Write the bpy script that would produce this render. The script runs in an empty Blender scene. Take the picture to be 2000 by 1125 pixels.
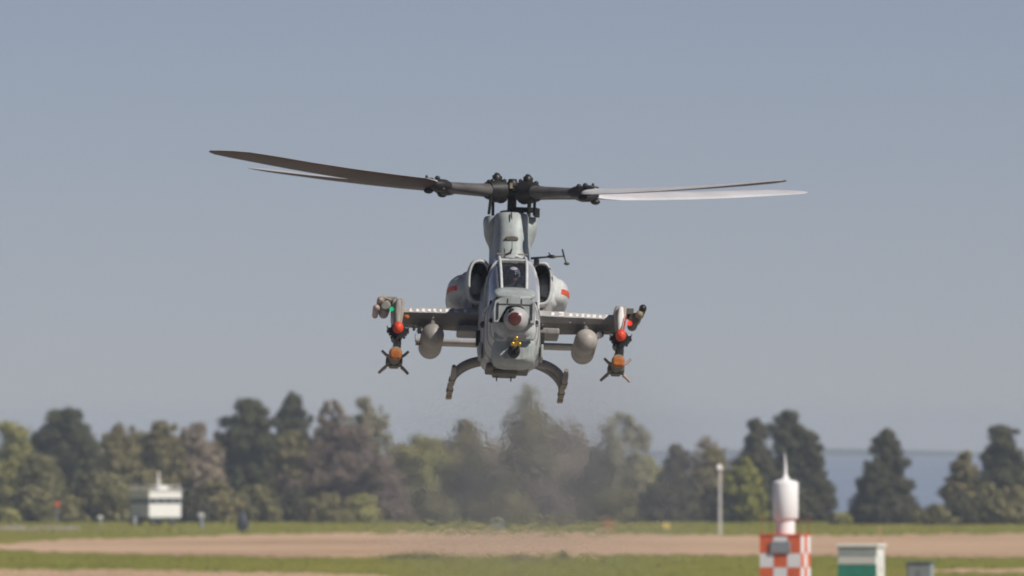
import bpy, bmesh, math, random
import numpy as np
from mathutils import Vector, Matrix

random.seed(7)
rng = np.random.default_rng(7)
R = math.radians
PI = math.pi
SC = bpy.context.scene
COL = SC.collection

# ------------------------------------------------------------------ camera
EYE = 10.0                      # metres above the airfield
MR = 0.00003                    # radians per photo pixel (long lens)
HOR = 855.0                     # photo row of the eye level
cam = bpy.data.cameras.new('camera')
cam.sensor_width = 36.0
cam.lens = 600.0
cam.clip_start = 1.0
cam.clip_end = 60000.0
cam.dof.use_dof = True
cam.dof.focus_distance = 311.0
cam.dof.aperture_fstop = 4.6
cam_ob = bpy.data.objects.new('camera', cam)
COL.objects.link(cam_ob)
cam_ob.location = (0, 0, EYE)
cam_ob.rotation_euler = (PI / 2 + (HOR - 562.5) * MR, 0, 0)
SC.camera = cam_ob

# ------------------------------------------------------------------ world, sun, exposure
SUN_EL, SUN_AZ = 41.0, 37.0     # azimuth: degrees from +X towards the camera
world = bpy.data.worlds.new('World')
SC.world = world
world.use_nodes = True
wn = world.node_tree
wn.nodes.clear()
sky = wn.nodes.new('ShaderNodeTexSky')
sky.sky_type = 'NISHITA'
sky.sun_disc = False
sky.sun_elevation = R(SUN_EL)
sky.sun_rotation = R(90 + SUN_AZ)
sky.air_density = 0.48
sky.dust_density = 0.0
sky.ozone_density = 1.5
bg = wn.nodes.new('ShaderNodeBackground')
bg.inputs['Strength'].default_value = 0.0505
wo = wn.nodes.new('ShaderNodeOutputWorld')
wb_ = wn.nodes.new('ShaderNodeMix')           # white balance, the same over the whole sky
wb_.data_type = 'RGBA'; wb_.blend_type = 'MULTIPLY'
wb_.inputs[0].default_value = 1.0
wb_.inputs[7].default_value = (1.06, 0.93, 1.01, 1)
wn.links.new(sky.outputs[0], wb_.inputs[6])
wn.links.new(wb_.outputs[2], bg.inputs['Color'])
wn.links.new(bg.outputs[0], wo.inputs['Surface'])
sun = bpy.data.lights.new('sun', 'SUN')
sun.energy = 4.9
sun.angle = R(0.53)
sun.color = (1.0, 0.95, 0.88)
sun_ob = bpy.data.objects.new('sun', sun)
COL.objects.link(sun_ob)
sd = Vector((math.cos(R(SUN_EL)) * math.cos(R(SUN_AZ)), -math.cos(R(SUN_EL)) * math.sin(R(SUN_AZ)), math.sin(R(SUN_EL))))
sun_ob.rotation_euler = sd.to_track_quat('Z', 'Y').to_euler()
SC.view_settings.view_transform = 'Standard'
SC.view_settings.look = 'None'
SC.view_settings.exposure = 0.0
SC.view_settings.gamma = 1.0
SC.view_settings.use_curve_mapping = False
SC.render.engine = 'CYCLES'
SC.cycles.use_denoising = True
SC.cycles.filter_width = 1.9
SC.cycles.max_bounces = 8
SC.cycles.transparent_max_bounces = 16
SC.cycles.volume_bounces = 0

# ------------------------------------------------------------------ materials
def mat(name, col, rough=0.6, metal=0.0, vary=0.12, scale=3.0, spec=0.4, alt=None, emit=None, detail=6.0):
    m = bpy.data.materials.new(name)
    m.use_nodes = True
    nt = m.node_tree
    b = nt.nodes['Principled BSDF']
    b.inputs['Roughness'].default_value = rough
    b.inputs['Metallic'].default_value = metal
    b.inputs['Specular IOR Level'].default_value = spec
    tc = nt.nodes.new('ShaderNodeTexCoord')
    nz = nt.nodes.new('ShaderNodeTexNoise')
    nz.inputs['Scale'].default_value = scale
    nz.inputs['Detail'].default_value = detail
    nt.links.new(tc.outputs['Object'], nz.inputs['Vector'])
    cr = nt.nodes.new('ShaderNodeValToRGB')
    cr.color_ramp.elements[0].position = 0.3
    cr.color_ramp.elements[1].position = 0.7
    c2 = alt or tuple(min(1, c * (1 + vary)) for c in col)
    c1 = tuple(c * (1 - vary) for c in col)
    cr.color_ramp.elements[0].color = (*c1, 1)
    cr.color_ramp.elements[1].color = (*c2, 1)
    nt.links.new(nz.outputs[0], cr.inputs[0])
    nt.links.new(cr.outputs[0], b.inputs['Base Color'])
    if emit:
        b.inputs['Emission Color'].default_value = (*col, 1)
        b.inputs['Emission Strength'].default_value = emit
    return m

def foliage(name, c1, c2, c3):
    m = bpy.data.materials.new(name)
    m.use_nodes = True
    nt = m.node_tree
    b = nt.nodes['Principled BSDF']
    b.inputs['Roughness'].default_value = 0.8
    b.inputs['Specular IOR Level'].default_value = 0.12
    g = nt.nodes.new('ShaderNodeNewGeometry')
    cr = nt.nodes.new('ShaderNodeValToRGB')
    e = cr.color_ramp.elements
    e[0].position = 0.0; e[0].color = (*c1, 1)
    e[1].position = 1.0; e[1].color = (*c3, 1)
    k = e.new(0.5); k.color = (*c2, 1)
    tc = nt.nodes.new('ShaderNodeTexCoord')
    nz = nt.nodes.new('ShaderNodeTexNoise')
    nz.inputs['Scale'].default_value = 0.45
    nz.inputs['Detail'].default_value = 3
    nt.links.new(tc.outputs['Object'], nz.inputs['Vector'])
    mx = nt.nodes.new('ShaderNodeMix')
    mx.inputs[0].default_value = 0.6
    nt.links.new(g.outputs['Random Per Island'], mx.inputs[2])
    nt.links.new(nz.outputs[0], mx.inputs[3])
    nt.links.new(mx.outputs[0], cr.inputs[0])
    nt.links.new(cr.outputs[0], b.inputs['Base Color'])
    return m

def ground_mat(name, cols, scale=(0.05, 0.05, 0.05), scale2=0.6, rough=0.95):
    m = bpy.data.materials.new(name)
    m.use_nodes = True
    nt = m.node_tree
    b = nt.nodes['Principled BSDF']
    b.inputs['Roughness'].default_value = rough
    b.inputs['Specular IOR Level'].default_value = 0.1
    tc = nt.nodes.new('ShaderNodeTexCoord')
    mp = nt.nodes.new('ShaderNodeMapping')
    mp.inputs['Scale'].default_value = scale
    nt.links.new(tc.outputs['Object'], mp.inputs['Vector'])
    n1 = nt.nodes.new('ShaderNodeTexNoise'); n1.inputs['Scale'].default_value = 1.0; n1.inputs['Detail'].default_value = 7
    n1.inputs['Roughness'].default_value = 0.6
    nt.links.new(mp.outputs[0], n1.inputs['Vector'])
    n2 = nt.nodes.new('ShaderNodeTexNoise'); n2.inputs['Scale'].default_value = scale2; n2.inputs['Detail'].default_value = 3
    nt.links.new(tc.outputs['Object'], n2.inputs['Vector'])
    mx = nt.nodes.new('ShaderNodeMix'); mx.inputs[0].default_value = 0.3
    nt.links.new(n1.outputs[0], mx.inputs[2]); nt.links.new(n2.outputs[0], mx.inputs[3])
    cr = nt.nodes.new('ShaderNodeValToRGB')
    e = cr.color_ramp.elements
    e[0].position = 0.34; e[0].color = (*cols[0], 1)
    e[1].position = 0.66; e[1].color = (*cols[-1], 1)
    for i, c in enumerate(cols[1:-1]):
        k = e.new(0.34 + 0.32 * (i + 1) / (len(cols) - 1)); k.color = (*c, 1)
    nt.links.new(mx.outputs[0], cr.inputs[0])
    nt.links.new(cr.outputs[0], b.inputs['Base Color'])
    return m

def glass_mat(name, tint, ior=1.5, sky_sheen=0.0):
    m = bpy.data.materials.new(name)
    m.use_nodes = True
    nt = m.node_tree
    nt.nodes.clear()
    o = nt.nodes.new('ShaderNodeOutputMaterial')
    t = nt.nodes.new('ShaderNodeBsdfTransparent'); t.inputs[0].default_value = (*tint, 1)
    g = nt.nodes.new('ShaderNodeBsdfGlossy'); g.inputs['Roughness'].default_value = 0.06
    f = nt.nodes.new('ShaderNodeFresnel'); f.inputs[0].default_value = ior
    mx = nt.nodes.new('ShaderNodeMixShader')
    nt.links.new(f.outputs[0], mx.inputs[0]); nt.links.new(t.outputs[0], mx.inputs[1]); nt.links.new(g.outputs[0], mx.inputs[2])
    if sky_sheen:
        df = nt.nodes.new('ShaderNodeBsdfDiffuse'); df.inputs[0].default_value = (0.70, 0.74, 0.84, 1)  # pale bluish diffuse, paints the bright sky reflection into the glass
        m2 = nt.nodes.new('ShaderNodeMixShader'); m2.inputs[0].default_value = sky_sheen
        nt.links.new(mx.outputs[0], m2.inputs[1]); nt.links.new(df.outputs[0], m2.inputs[2])
        nt.links.new(m2.outputs[0], o.inputs[0])
    else:
        nt.links.new(mx.outputs[0], o.inputs[0])
    return m

def paint(name, col, panel=(0.55, 0.45), rough=0.5):
    """tactical aircraft paint: blotchy grime, scuffs and thin panel joints"""
    m = bpy.data.materials.new(name)
    m.use_nodes = True
    nt = m.node_tree
    L = nt.links.new
    b = nt.nodes['Principled BSDF']
    b.inputs['Roughness'].default_value = rough
    b.inputs['Specular IOR Level'].default_value = 0.4
    tc = nt.nodes.new('ShaderNodeTexCoord')
    n1 = nt.nodes.new('ShaderNodeTexNoise'); n1.inputs['Scale'].default_value = 2.2; n1.inputs['Detail'].default_value = 8; n1.inputs['Roughness'].default_value = 0.65
    L(tc.outputs['Object'], n1.inputs['Vector'])
    cr = nt.nodes.new('ShaderNodeValToRGB')
    cr.color_ramp.elements[0].position = 0.35; cr.color_ramp.elements[0].color = (*[c * 0.70 for c in col], 1)
    cr.color_ramp.elements[1].position = 0.68; cr.color_ramp.elements[1].color = (*[min(1, c * 1.16) for c in col], 1)
    L(n1.outputs[0], cr.inputs[0])
    mp = nt.nodes.new('ShaderNodeMapping'); mp.inputs['Scale'].default_value = (9, 9, 1.6)
    L(tc.outputs['Object'], mp.inputs['Vector'])
    n2 = nt.nodes.new('ShaderNodeTexNoise'); n2.inputs['Scale'].default_value = 1.6; n2.inputs['Detail'].default_value = 6
    L(mp.outputs[0], n2.inputs['Vector'])
    c2 = nt.nodes.new('ShaderNodeValToRGB')
    c2.color_ramp.elements[0].position = 0.56; c2.color_ramp.elements[0].color = (0, 0, 0, 1)
    c2.color_ramp.elements[1].position = 0.78; c2.color_ramp.elements[1].color = (0.55, 0.55, 0.55, 1)
    L(n2.outputs[0], c2.inputs[0])
    mx = nt.nodes.new('ShaderNodeMix'); mx.data_type = 'RGBA'
    L(c2.outputs[0], mx.inputs[0]); L(cr.outputs[0], mx.inputs[6])
    mx.inputs[7].default_value = (col[0] * 0.42, col[1] * 0.38, col[2] * 0.34, 1)
    L(mx.outputs[2], b.inputs['Base Color'])
    return m

M = {}
GREY = (0.49, 0.50, 0.49)
M['paint'] = paint('tactical_grey_paint', GREY)
M['paint_light'] = paint('pale_grey_paint', (0.33, 0.36, 0.35))
M['paint_dark'] = paint('weathered_dark_grey_paint', (0.21, 0.195, 0.18))
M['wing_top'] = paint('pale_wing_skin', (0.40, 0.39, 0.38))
M['wing_low'] = paint('shade_toned_wing_underside', (0.24, 0.225, 0.21))  # shade under the wing, put into the paint colour
M['tank'] = paint('tank_grey_paint', (0.33, 0.30, 0.27))
M['black'] = mat('dull_black', (0.012, 0.012, 0.013), 0.8, vary=0.3)
M['rubber'] = mat('black_metal', (0.024, 0.023, 0.023), 0.45, metal=0.2, vary=0.3, scale=8)
M['hub'] = mat('greasy_hub_metal', (0.026, 0.025, 0.024), 0.45, metal=0.35, vary=0.45, scale=9)
M['grip'] = mat('rotor_grip_grey', (0.095, 0.088, 0.085), 0.42, vary=0.25, scale=5)
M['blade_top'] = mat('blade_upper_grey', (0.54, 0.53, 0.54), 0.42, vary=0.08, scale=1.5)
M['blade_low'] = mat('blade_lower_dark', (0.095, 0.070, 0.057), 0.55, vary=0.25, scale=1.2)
M['red'] = mat('signal_red', (0.62, 0.055, 0.02), 0.5, vary=0.18, scale=14)
M['orange'] = mat('rust_orange', (0.33, 0.095, 0.013), 0.65, vary=0.4, scale=16)
M['stripe'] = mat('warning_stripe_red', (0.55, 0.075, 0.035), 0.55, vary=0.22, scale=9)
M['tan'] = mat('tan_primer', (0.24, 0.19, 0.12), 0.6, vary=0.25, scale=12)
M['brown'] = mat('pinkish_brown_cover', (0.33, 0.25, 0.22), 0.45, vary=0.25, scale=14)
M['olive'] = mat('olive_drab', (0.085, 0.078, 0.058), 0.6, vary=0.25, scale=12)
M['lens'] = mat('red_brown_lens', (0.070, 0.016, 0.012), 0.12, vary=0.5, scale=10, spec=0.7)
M['gold'] = mat('brass_muzzle', (0.62, 0.38, 0.05), 0.3, metal=0.8, vary=0.2, scale=20)
M['white'] = mat('white_paint', (0.78, 0.76, 0.73), 0.5, vary=0.05, scale=4)
M['white_patch'] = mat('white_mark_paint', (0.78, 0.76, 0.73), 0.35, vary=0.05, scale=9)
M['glass'] = glass_mat('canopy_glass', (0.62, 0.65, 0.76), 1.7, 0.02)
M['radome_grey'] = mat('turret_pale_grey', (0.37, 0.36, 0.355), 0.4, vary=0.08, scale=5)
M['frame'] = mat('canopy_frame_paint', (0.52, 0.54, 0.53), 0.45, vary=0.1, scale=6)
M['side_glass'] = glass_mat('side_canopy_glass', (0.60, 0.66, 0.78), 2.8, 0.30)
M['interior'] = mat('cockpit_black', (0.03, 0.03, 0.036), 0.7, vary=0.3)
M['suit'] = mat('flight_suit_green', (0.07, 0.08, 0.06), 0.85, vary=0.2, scale=12)
M['skin'] = mat('skin', (0.42, 0.24, 0.17), 0.55, vary=0.1)
M['helmet'] = mat('helmet_grey', (0.30, 0.30, 0.31), 0.3, vary=0.08)
M['visor'] = mat('dark_visor', (0.02, 0.02, 0.03), 0.08, spec=0.8)
M['lamp_green'] = mat('green_lamp', (0.02, 0.75, 0.30), 0.3, emit=0.55)
M['lamp_red'] = mat('red_lamp', (0.95, 0.05, 0.02), 0.3, emit=0.7)

# ------------------------------------------------------------------ mesh helpers
class MB:
    """collects shapes, links them as one mesh"""
    def __init__(self):
        self.v, self.f, self.m, self.sm = [], [], [], []
    def add(self, vs, fs, mi=0, smooth=True):
        o = len(self.v)
        self.v += [tuple(p) for p in vs]
        for f in fs:
            self.f.append(tuple(i + o for i in f)); self.m.append(mi); self.sm.append(smooth)
    def loft(self, rings, cap0=True, cap1=True, mi=0, closed=True, smooth=True):
        n = len(rings[0]); vs = [p for r in rings for p in r]; fs = []
        for i in range(len(rings) - 1):
            for j in range(n if closed else n - 1):
                k = (j + 1) % n
                fs.append((i * n + j, i * n + k, (i + 1) * n + k, (i + 1) * n + j))
        self.add(vs, fs, mi, smooth)
        if cap0: self.add(rings[0], [tuple(range(n))[::-1]], mi, False)
        if cap1: self.add(rings[-1], [tuple(range(n))], mi, False)
    def tube(self, pts, rad, n=12, mi=0, sx=1.0, smooth=True):
        pts = [Vector(p) for p in pts]
        if not isinstance(rad, (list, tuple)): rad = [rad] * len(pts)
        rings = []
        for i, p in enumerate(pts):
            t = (pts[min(i + 1, len(pts) - 1)] - pts[max(i - 1, 0)]).normalized()
            up = Vector((0, 0, 1)) if abs(t.z) < 0.95 else Vector((0, 1, 0))
            a = t.cross(up).normalized(); b = a.cross(t).normalized()
            rings.append([p + a * math.cos(2 * PI * k / n) * rad[i] * sx + b * math.sin(2 * PI * k / n) * rad[i] for k in range(n)])
        self.loft(rings, mi=mi, smooth=smooth)
    def box(self, c, s, rot=None, mi=0, taper=1.0):
        vs = []
        for dz in (-1, 1):
            k = taper if dz > 0 else 1
            for dx, dy in ((-1, -1), (1, -1), (1, 1), (-1, 1)):
                p = Vector((dx * s[0] / 2 * k, dy * s[1] / 2 * k, dz * s[2] / 2))
                if rot is not None: p = rot @ p
                vs.append(p + Vector(c))
        self.add(vs, [(3, 2, 1, 0), (4, 5, 6, 7), (0, 1, 5, 4), (1, 2, 6, 5), (2, 3, 7, 6), (3, 0, 4, 7)], mi, False)
    def ball(self, c, r, n=16, m=10, mi=0):
        if not isinstance(r, (list, tuple)): r = (r, r, r)
        rings = []
        for i in range(m + 1):
            a = -PI / 2 + PI * i / m
            a = max(-PI / 2 + 0.02, min(PI / 2 - 0.02, a))
            rings.append([(c[0] + r[0] * math.cos(a) * math.cos(2 * PI * k / n), c[1] + r[1] * math.cos(a) * math.sin(2 * PI * k / n), c[2] + r[2] * math.sin(a)) for k in range(n)])
        self.loft(rings, mi=mi)
    def lathe(self, c, prof, axis='y', n=24, mi=0):
        """prof: list of (position along the axis, radius)"""
        rings = []
        for t, r in prof:
            r = max(r, 0.001)
            ring = []
            for k in range(n):
                a, b = r * math.cos(2 * PI * k / n), r * math.sin(2 * PI * k / n)
                if axis == 'y': ring.append((c[0] - a, c[1] + t, c[2] + b))
                elif axis == 'z': ring.append((c[0] + a, c[1] + b, c[2] + t))
                else: ring.append((c[0] + t, c[1] + a, c[2] + b))
            rings.append(ring)
        self.loft(rings, mi=mi)
    def build(self, name, mats, parent=None, bevel=0.0, subsurf=0, auto=None):
        me = bpy.data.meshes.new(name)
        me.from_pydata(self.v, [], self.f)
        if not isinstance(mats, (list, tuple)): mats = [mats]
        for m in mats: me.materials.append(m)
        me.polygons.foreach_set('material_index', self.m)
        me.polygons.foreach_set('use_smooth', self.sm)
        bm = bmesh.new(); bm.from_mesh(me)
        if not bevel and not subsurf: pass
        bmesh.ops.recalc_face_normals(bm, faces=bm.faces)
        bm.to_mesh(me); bm.free()
        me.update()
        o = bpy.data.objects.new(name, me)
        COL.objects.link(o)
        if parent is not None: o.parent = parent
        if bevel:
            b = o.modifiers.new('bevel', 'BEVEL'); b.width = bevel; b.segments = 2; b.limit_method = 'ANGLE'
        if subsurf:
            s = o.modifiers.new('sub', 'SUBSURF'); s.levels = subsurf; s.render_levels = subsurf
        return o

def tag(o, label=None, cat=None, group=None, kind=None):
    if label: o['label'] = label
    if cat: o['category'] = cat
    if group: o['group'] = group
    if kind: o['kind'] = kind
    return o

def thing(name, label, cat, loc=(0, 0, 0), rot=(0, 0, 0), group=None):
    o = bpy.data.objects.new(name, None)
    COL.objects.link(o)
    o.location = loc; o.rotation_euler = rot
    return tag(o, label, cat, group)

def sellipse(y, cx, cz, hw, hz, e=2.6, n=28):
    """ring in the xz plane, superellipse"""
    out = []
    for k in range(n):
        a = 2 * PI * k / n
        c, s = math.cos(a), math.sin(a)
        out.append((cx + hw * math.copysign(abs(c) ** (2 / e), c), y, cz + hz * math.copysign(abs(s) ** (2 / e), s)))
    return out

def gpos(px, d):
    return (px - 1000.0) * MR * d
def gz(py, d):
    return EYE + (HOR - py) * MR * d
def gdist(py):
    return EYE / ((py - HOR) * MR)

# ------------------------------------------------------------------ setting: ground, water, far shore
def sheet(name, pts, z, m, kind='structure'):
    b = MB(); b.add([(x, y, z) for x, y in pts], [tuple(range(len(pts)))], 0, False)
    return tag(b.build(name, m), kind=kind)

M['grass'] = ground_mat('meadow_grass', [(0.145, 0.160, 0.014), (0.20, 0.195, 0.022), (0.27, 0.205, 0.045)], (0.05, 0.022, 0.05), 0.35)
M['dry'] = ground_mat('bleached_runway', [(0.38, 0.25, 0.155), (0.52, 0.345, 0.215), (0.60, 0.41, 0.27)], (0.03, 0.012, 0.05), 0.25)
M['path'] = ground_mat('pale_taxiway', [(0.30, 0.25, 0.21), (0.38, 0.32, 0.27)], (0.05, 0.02, 0.05), 0.4)
M['sand'] = mat('shore_sand', (0.25, 0.21, 0.15), 0.9, scale=0.1)
M['water'] = mat('bay_water', (0.21, 0.26, 0.34), 0.6, vary=0.15, scale=0.004, spec=0.15)
M['shore'] = mat('far_woods', (0.03, 0.045, 0.03), 0.9, vary=0.3, scale=0.05)

gb = MB()
ys = [-1500, 0, 600, 1200, 1600, 2000, 2330, 2420, 2480]
zs = [0, 0, 0, 0, 0, 0, -0.2, -2.2, -4.4]
xs = [-1600, -500, -150, 0, 150, 500, 1600]
vs = [(x, y, z) for y, z in zip(ys, zs) for x in xs]
nx = len(xs)
gb.add(vs, [(j * nx + i, j * nx + i + 1, (j + 1) * nx + i + 1, (j + 1) * nx + i) for j in range(len(ys) - 1) for i in range(nx - 1)], 0, False)
tag(gb.build('ground', M['grass']), kind='structure')
wb = MB()
wb.add([(-3000, 2440, -3), (3000, 2440, -3), (3000, 12600, -3), (-3000, 12600, -3)], [(0, 1, 2, 3)], 0, False)
tag(wb.build('water', M['water']), kind='structure')
sb = MB()
n = 240
rings = []
for i in range(n + 1):
    x = -2600 + 5200 * i / n
    h = 3.0 + 1.3 * math.sin(i * 0.21) + 0.9 * math.sin(i * 0.53 + 1) + 0.7 * random.random()
    if x > 300: h *= max(0.35, 1 - (x - 300) / 400)
    rings.append([(x, 12380, -3.2), (x, 12390, -3 + h * 0.8), (x, 12460, -3 + h), (x, 12560, -3.2)])
sb.loft(rings, closed=False, cap0=False, cap1=False)
tag(sb.build('far_shore', M['shore']), kind='structure')

def band(name, top, bot, m, z):
    """strip of ground between two photo-measured edges: (column, row) lists -> real ground points"""
    pts = []
    def dense(edge, seed):
        rr = random.Random(seed); out = []
        for (x0, y0), (x1, y1) in zip(edge, edge[1:]):
            k = max(2, int(abs(x1 - x0) / 14))
            for i in range(k):
                t = i / k
                out.append((x0 + (x1 - x0) * t, y0 + (y1 - y0) * t + rr.uniform(-2.0, 2.0)))
        out.append(edge[-1]); return out
    for px, py in dense(top, len(name)):
        d = gdist(py); pts.append((gpos(px, d), d))
    for px, py in reversed(dense(bot, len(name) + 3)):
        d = gdist(py); pts.append((gpos(px, d), d))
    b = MB()
    nt = len(pts) // 2
    b.add([(x, y, z) for x, y in pts], [tuple(range(len(pts)))], 0, False)
    me_o = b.build(name, m)
    return tag(me_o, kind='structure')

band('runway', [(-900, 1069), (0, 1063), (150, 1053), (320, 1050), (520, 1044), (700, 1041), (1000, 1042), (1400, 1045), (1700, 1046), (2000, 1042), (2900, 1042)],
     [(-900, 1073), (0, 1074), (150, 1079), (300, 1083), (500, 1088), (740, 1089), (1000, 1085), (1200, 1084), (1500, 1085), (2000, 1090), (2900, 1092)], M['dry'], 0.03)
band('taxiway', [(-900, 1112), (0, 1112), (300, 1114), (700, 1122), (760, 1125)], [(-900, 1170), (0, 1172), (300, 1168), (700, 1150), (760, 1130)], M['dry'], 0.03)
band('service_road', [(1820, 1113), (2000, 1111), (2900, 1110)], [(1820, 1118), (2000, 1119), (2900, 1121)], M['dry'], 0.03)
band('path', [(-900, 1028), (0, 1029), (130, 1030), (205, 1031)], [(-900, 1034), (0, 1034), (130, 1033), (205, 1032.5)], M['path'], 0.03)

M['bounce_ground'] = ground_mat('bounce_ground_grey', [(0.25, 0.228, 0.205), (0.30, 0.278, 0.25), (0.35, 0.325, 0.295)], (0.05, 0.05, 0.05), 0.6)
sheet('bounce_ground', [(-420, 60), (420, 60), (420, 1080), (-420, 1080)], 0.02, M['bounce_ground'])  # unseen ground sheet, added to set the light bounced up under the helicopter

# haze: one closed box of even air
hb = MB()
hb.box((0, 5550, 8.75), (6600, 14300, 27.5))
hz_o = tag(hb.build('haze', []), kind='stuff')
hm = bpy.data.materials.new('haze_air'); hm.use_nodes = True
hn = hm.node_tree; hn.nodes.clear()
ho = hn.nodes.new('ShaderNodeOutputMaterial')
pv = hn.nodes.new('ShaderNodeVolumePrincipled')
pv.inputs['Color'].default_value = (0.78, 0.87, 0.99, 1)
pv.inputs['Density'].default_value = 0.000085
pv.inputs['Anisotropy'].default_value = 0.0
hn.links.new(pv.outputs[0], ho.inputs['Volume'])
hz_o.data.materials.append(hm)

# ------------------------------------------------------------------ grass tufts (uncountable)
def tufts(name, n, xr, yr, hr, m, seed):
    g = np.random.default_rng(seed)
    y = g.uniform(yr[0], yr[1], n)
    x = g.uniform(xr[0], xr[1], n) * y * MR
    h = g.uniform(hr[0], hr[1], n) * g.uniform(0.5, 1, n)
    w = h * g.uniform(0.5, 1.4, n)
    a = g.uniform(0, PI, n)
    lx, ly = g.uniform(-.5, .5, n) * h, g.uniform(-.5, .5, n) * h
    v = np.empty((n * 3, 3))
    v[0::3] = np.stack([x - w * np.cos(a), y - w * np.sin(a), 0 * x], 1)
    v[1::3] = np.stack([x + w * np.cos(a), y + w * np.sin(a), 0 * x], 1)
    v[2::3] = np.stack([x + lx, y + ly, h], 1)
    o = tri_mesh(name, v, m)
    return tag(o, kind='stuff')

def tri_mesh(name, v, m, per=3):
    k = len(v) // per
    me = bpy.data.meshes.new(name)
    me.vertices.add(len(v)); me.vertices.foreach_set('co', np.ascontiguousarray(v, dtype=np.float32).ravel())
    me.loops.add(len(v)); me.loops.foreach_set('vertex_index', np.arange(len(v), dtype=np.int32))
    me.polygons.add(k)
    me.polygons.foreach_set('loop_start', np.arange(0, len(v), per, dtype=np.int32))
    me.polygons.foreach_set('loop_total', np.full(k, per, dtype=np.int32))
    me.materials.append(m)
    me.update(calc_edges=True)
    o = bpy.data.objects.new(name, me); COL.objects.link(o)
    return o

M['tuft'] = foliage('grass_blades', (0.14, 0.165, 0.018), (0.21, 0.22, 0.03), (0.30, 0.24, 0.06))
M['tuft_far'] = foliage('far_grass_blades', (0.15, 0.165, 0.06), (0.21, 0.22, 0.085), (0.27, 0.25, 0.12))
tufts('grass', 5000, (-1150, 1150), (1758, 2120), (0.08, 0.24), M['tuft_far'], 3)
tufts('grass', 9000, (-1150, 1150), (1235, 1462), (0.04, 0.16), M['tuft'], 4)

# exhaust and hot air streaming down behind the helicopter
ex = MB()
ex.ball((0, 0, 0), (4.6, 12.0, 4.0), 28, 18)
exo = tag(ex.build('exhaust_haze', []), kind='stuff')
exo.location = (0.5, 332.0, 9.0)
em = bpy.data.materials.new('exhaust_air'); em.use_nodes = True
en = em.node_tree; en.nodes.clear()
eo_ = en.nodes.new('ShaderNodeOutputMaterial')
evp = en.nodes.new('ShaderNodeVolumePrincipled')
evp.inputs['Color'].default_value = (0.55, 0.54, 0.53, 1)
etc = en.nodes.new('ShaderNodeTexCoord')
emp = en.nodes.new('ShaderNodeMapping'); emp.inputs['Scale'].default_value = (1 / 4.6, 1 / 12.0, 1 / 4.0)
en.links.new(etc.outputs['Object'], emp.inputs['Vector'])
eln = en.nodes.new('ShaderNodeVectorMath'); eln.operation = 'LENGTH'
en.links.new(emp.outputs[0], eln.inputs[0])
emr = en.nodes.new('ShaderNodeMapRange'); emr.interpolation_type = 'SMOOTHSTEP'
emr.inputs[1].default_value = 0.1; emr.inputs[2].default_value = 1.0; emr.inputs[3].default_value = 1.0; emr.inputs[4].default_value = 0.0
en.links.new(eln.outputs['Value'], emr.inputs[0])
enz = en.nodes.new('ShaderNodeTexNoise'); enz.inputs['Scale'].default_value = 0.42; enz.inputs['Detail'].default_value = 3
en.links.new(etc.outputs['Object'], enz.inputs['Vector'])
er2 = en.nodes.new('ShaderNodeMapRange'); er2.inputs[1].default_value = 0.38; er2.inputs[2].default_value = 0.72; er2.inputs[3].default_value = 0.15; er2.inputs[4].default_value = 1.6
en.links.new(enz.outputs[0], er2.inputs[0])
emu = en.nodes.new('ShaderNodeMath'); emu.operation = 'MULTIPLY'
en.links.new(emr.outputs[0], emu.inputs[0]); en.links.new(er2.outputs[0], emu.inputs[1])
em2 = en.nodes.new('ShaderNodeMath'); em2.operation = 'MULTIPLY'; em2.inputs[1].default_value = 0.042
en.links.new(emu.outputs[0], em2.inputs[0])
en.links.new(em2.outputs[0], evp.inputs['Density'])
en.links.new(evp.outputs[0], eo_.inputs['Volume'])
exo.data.materials.append(em)
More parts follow.
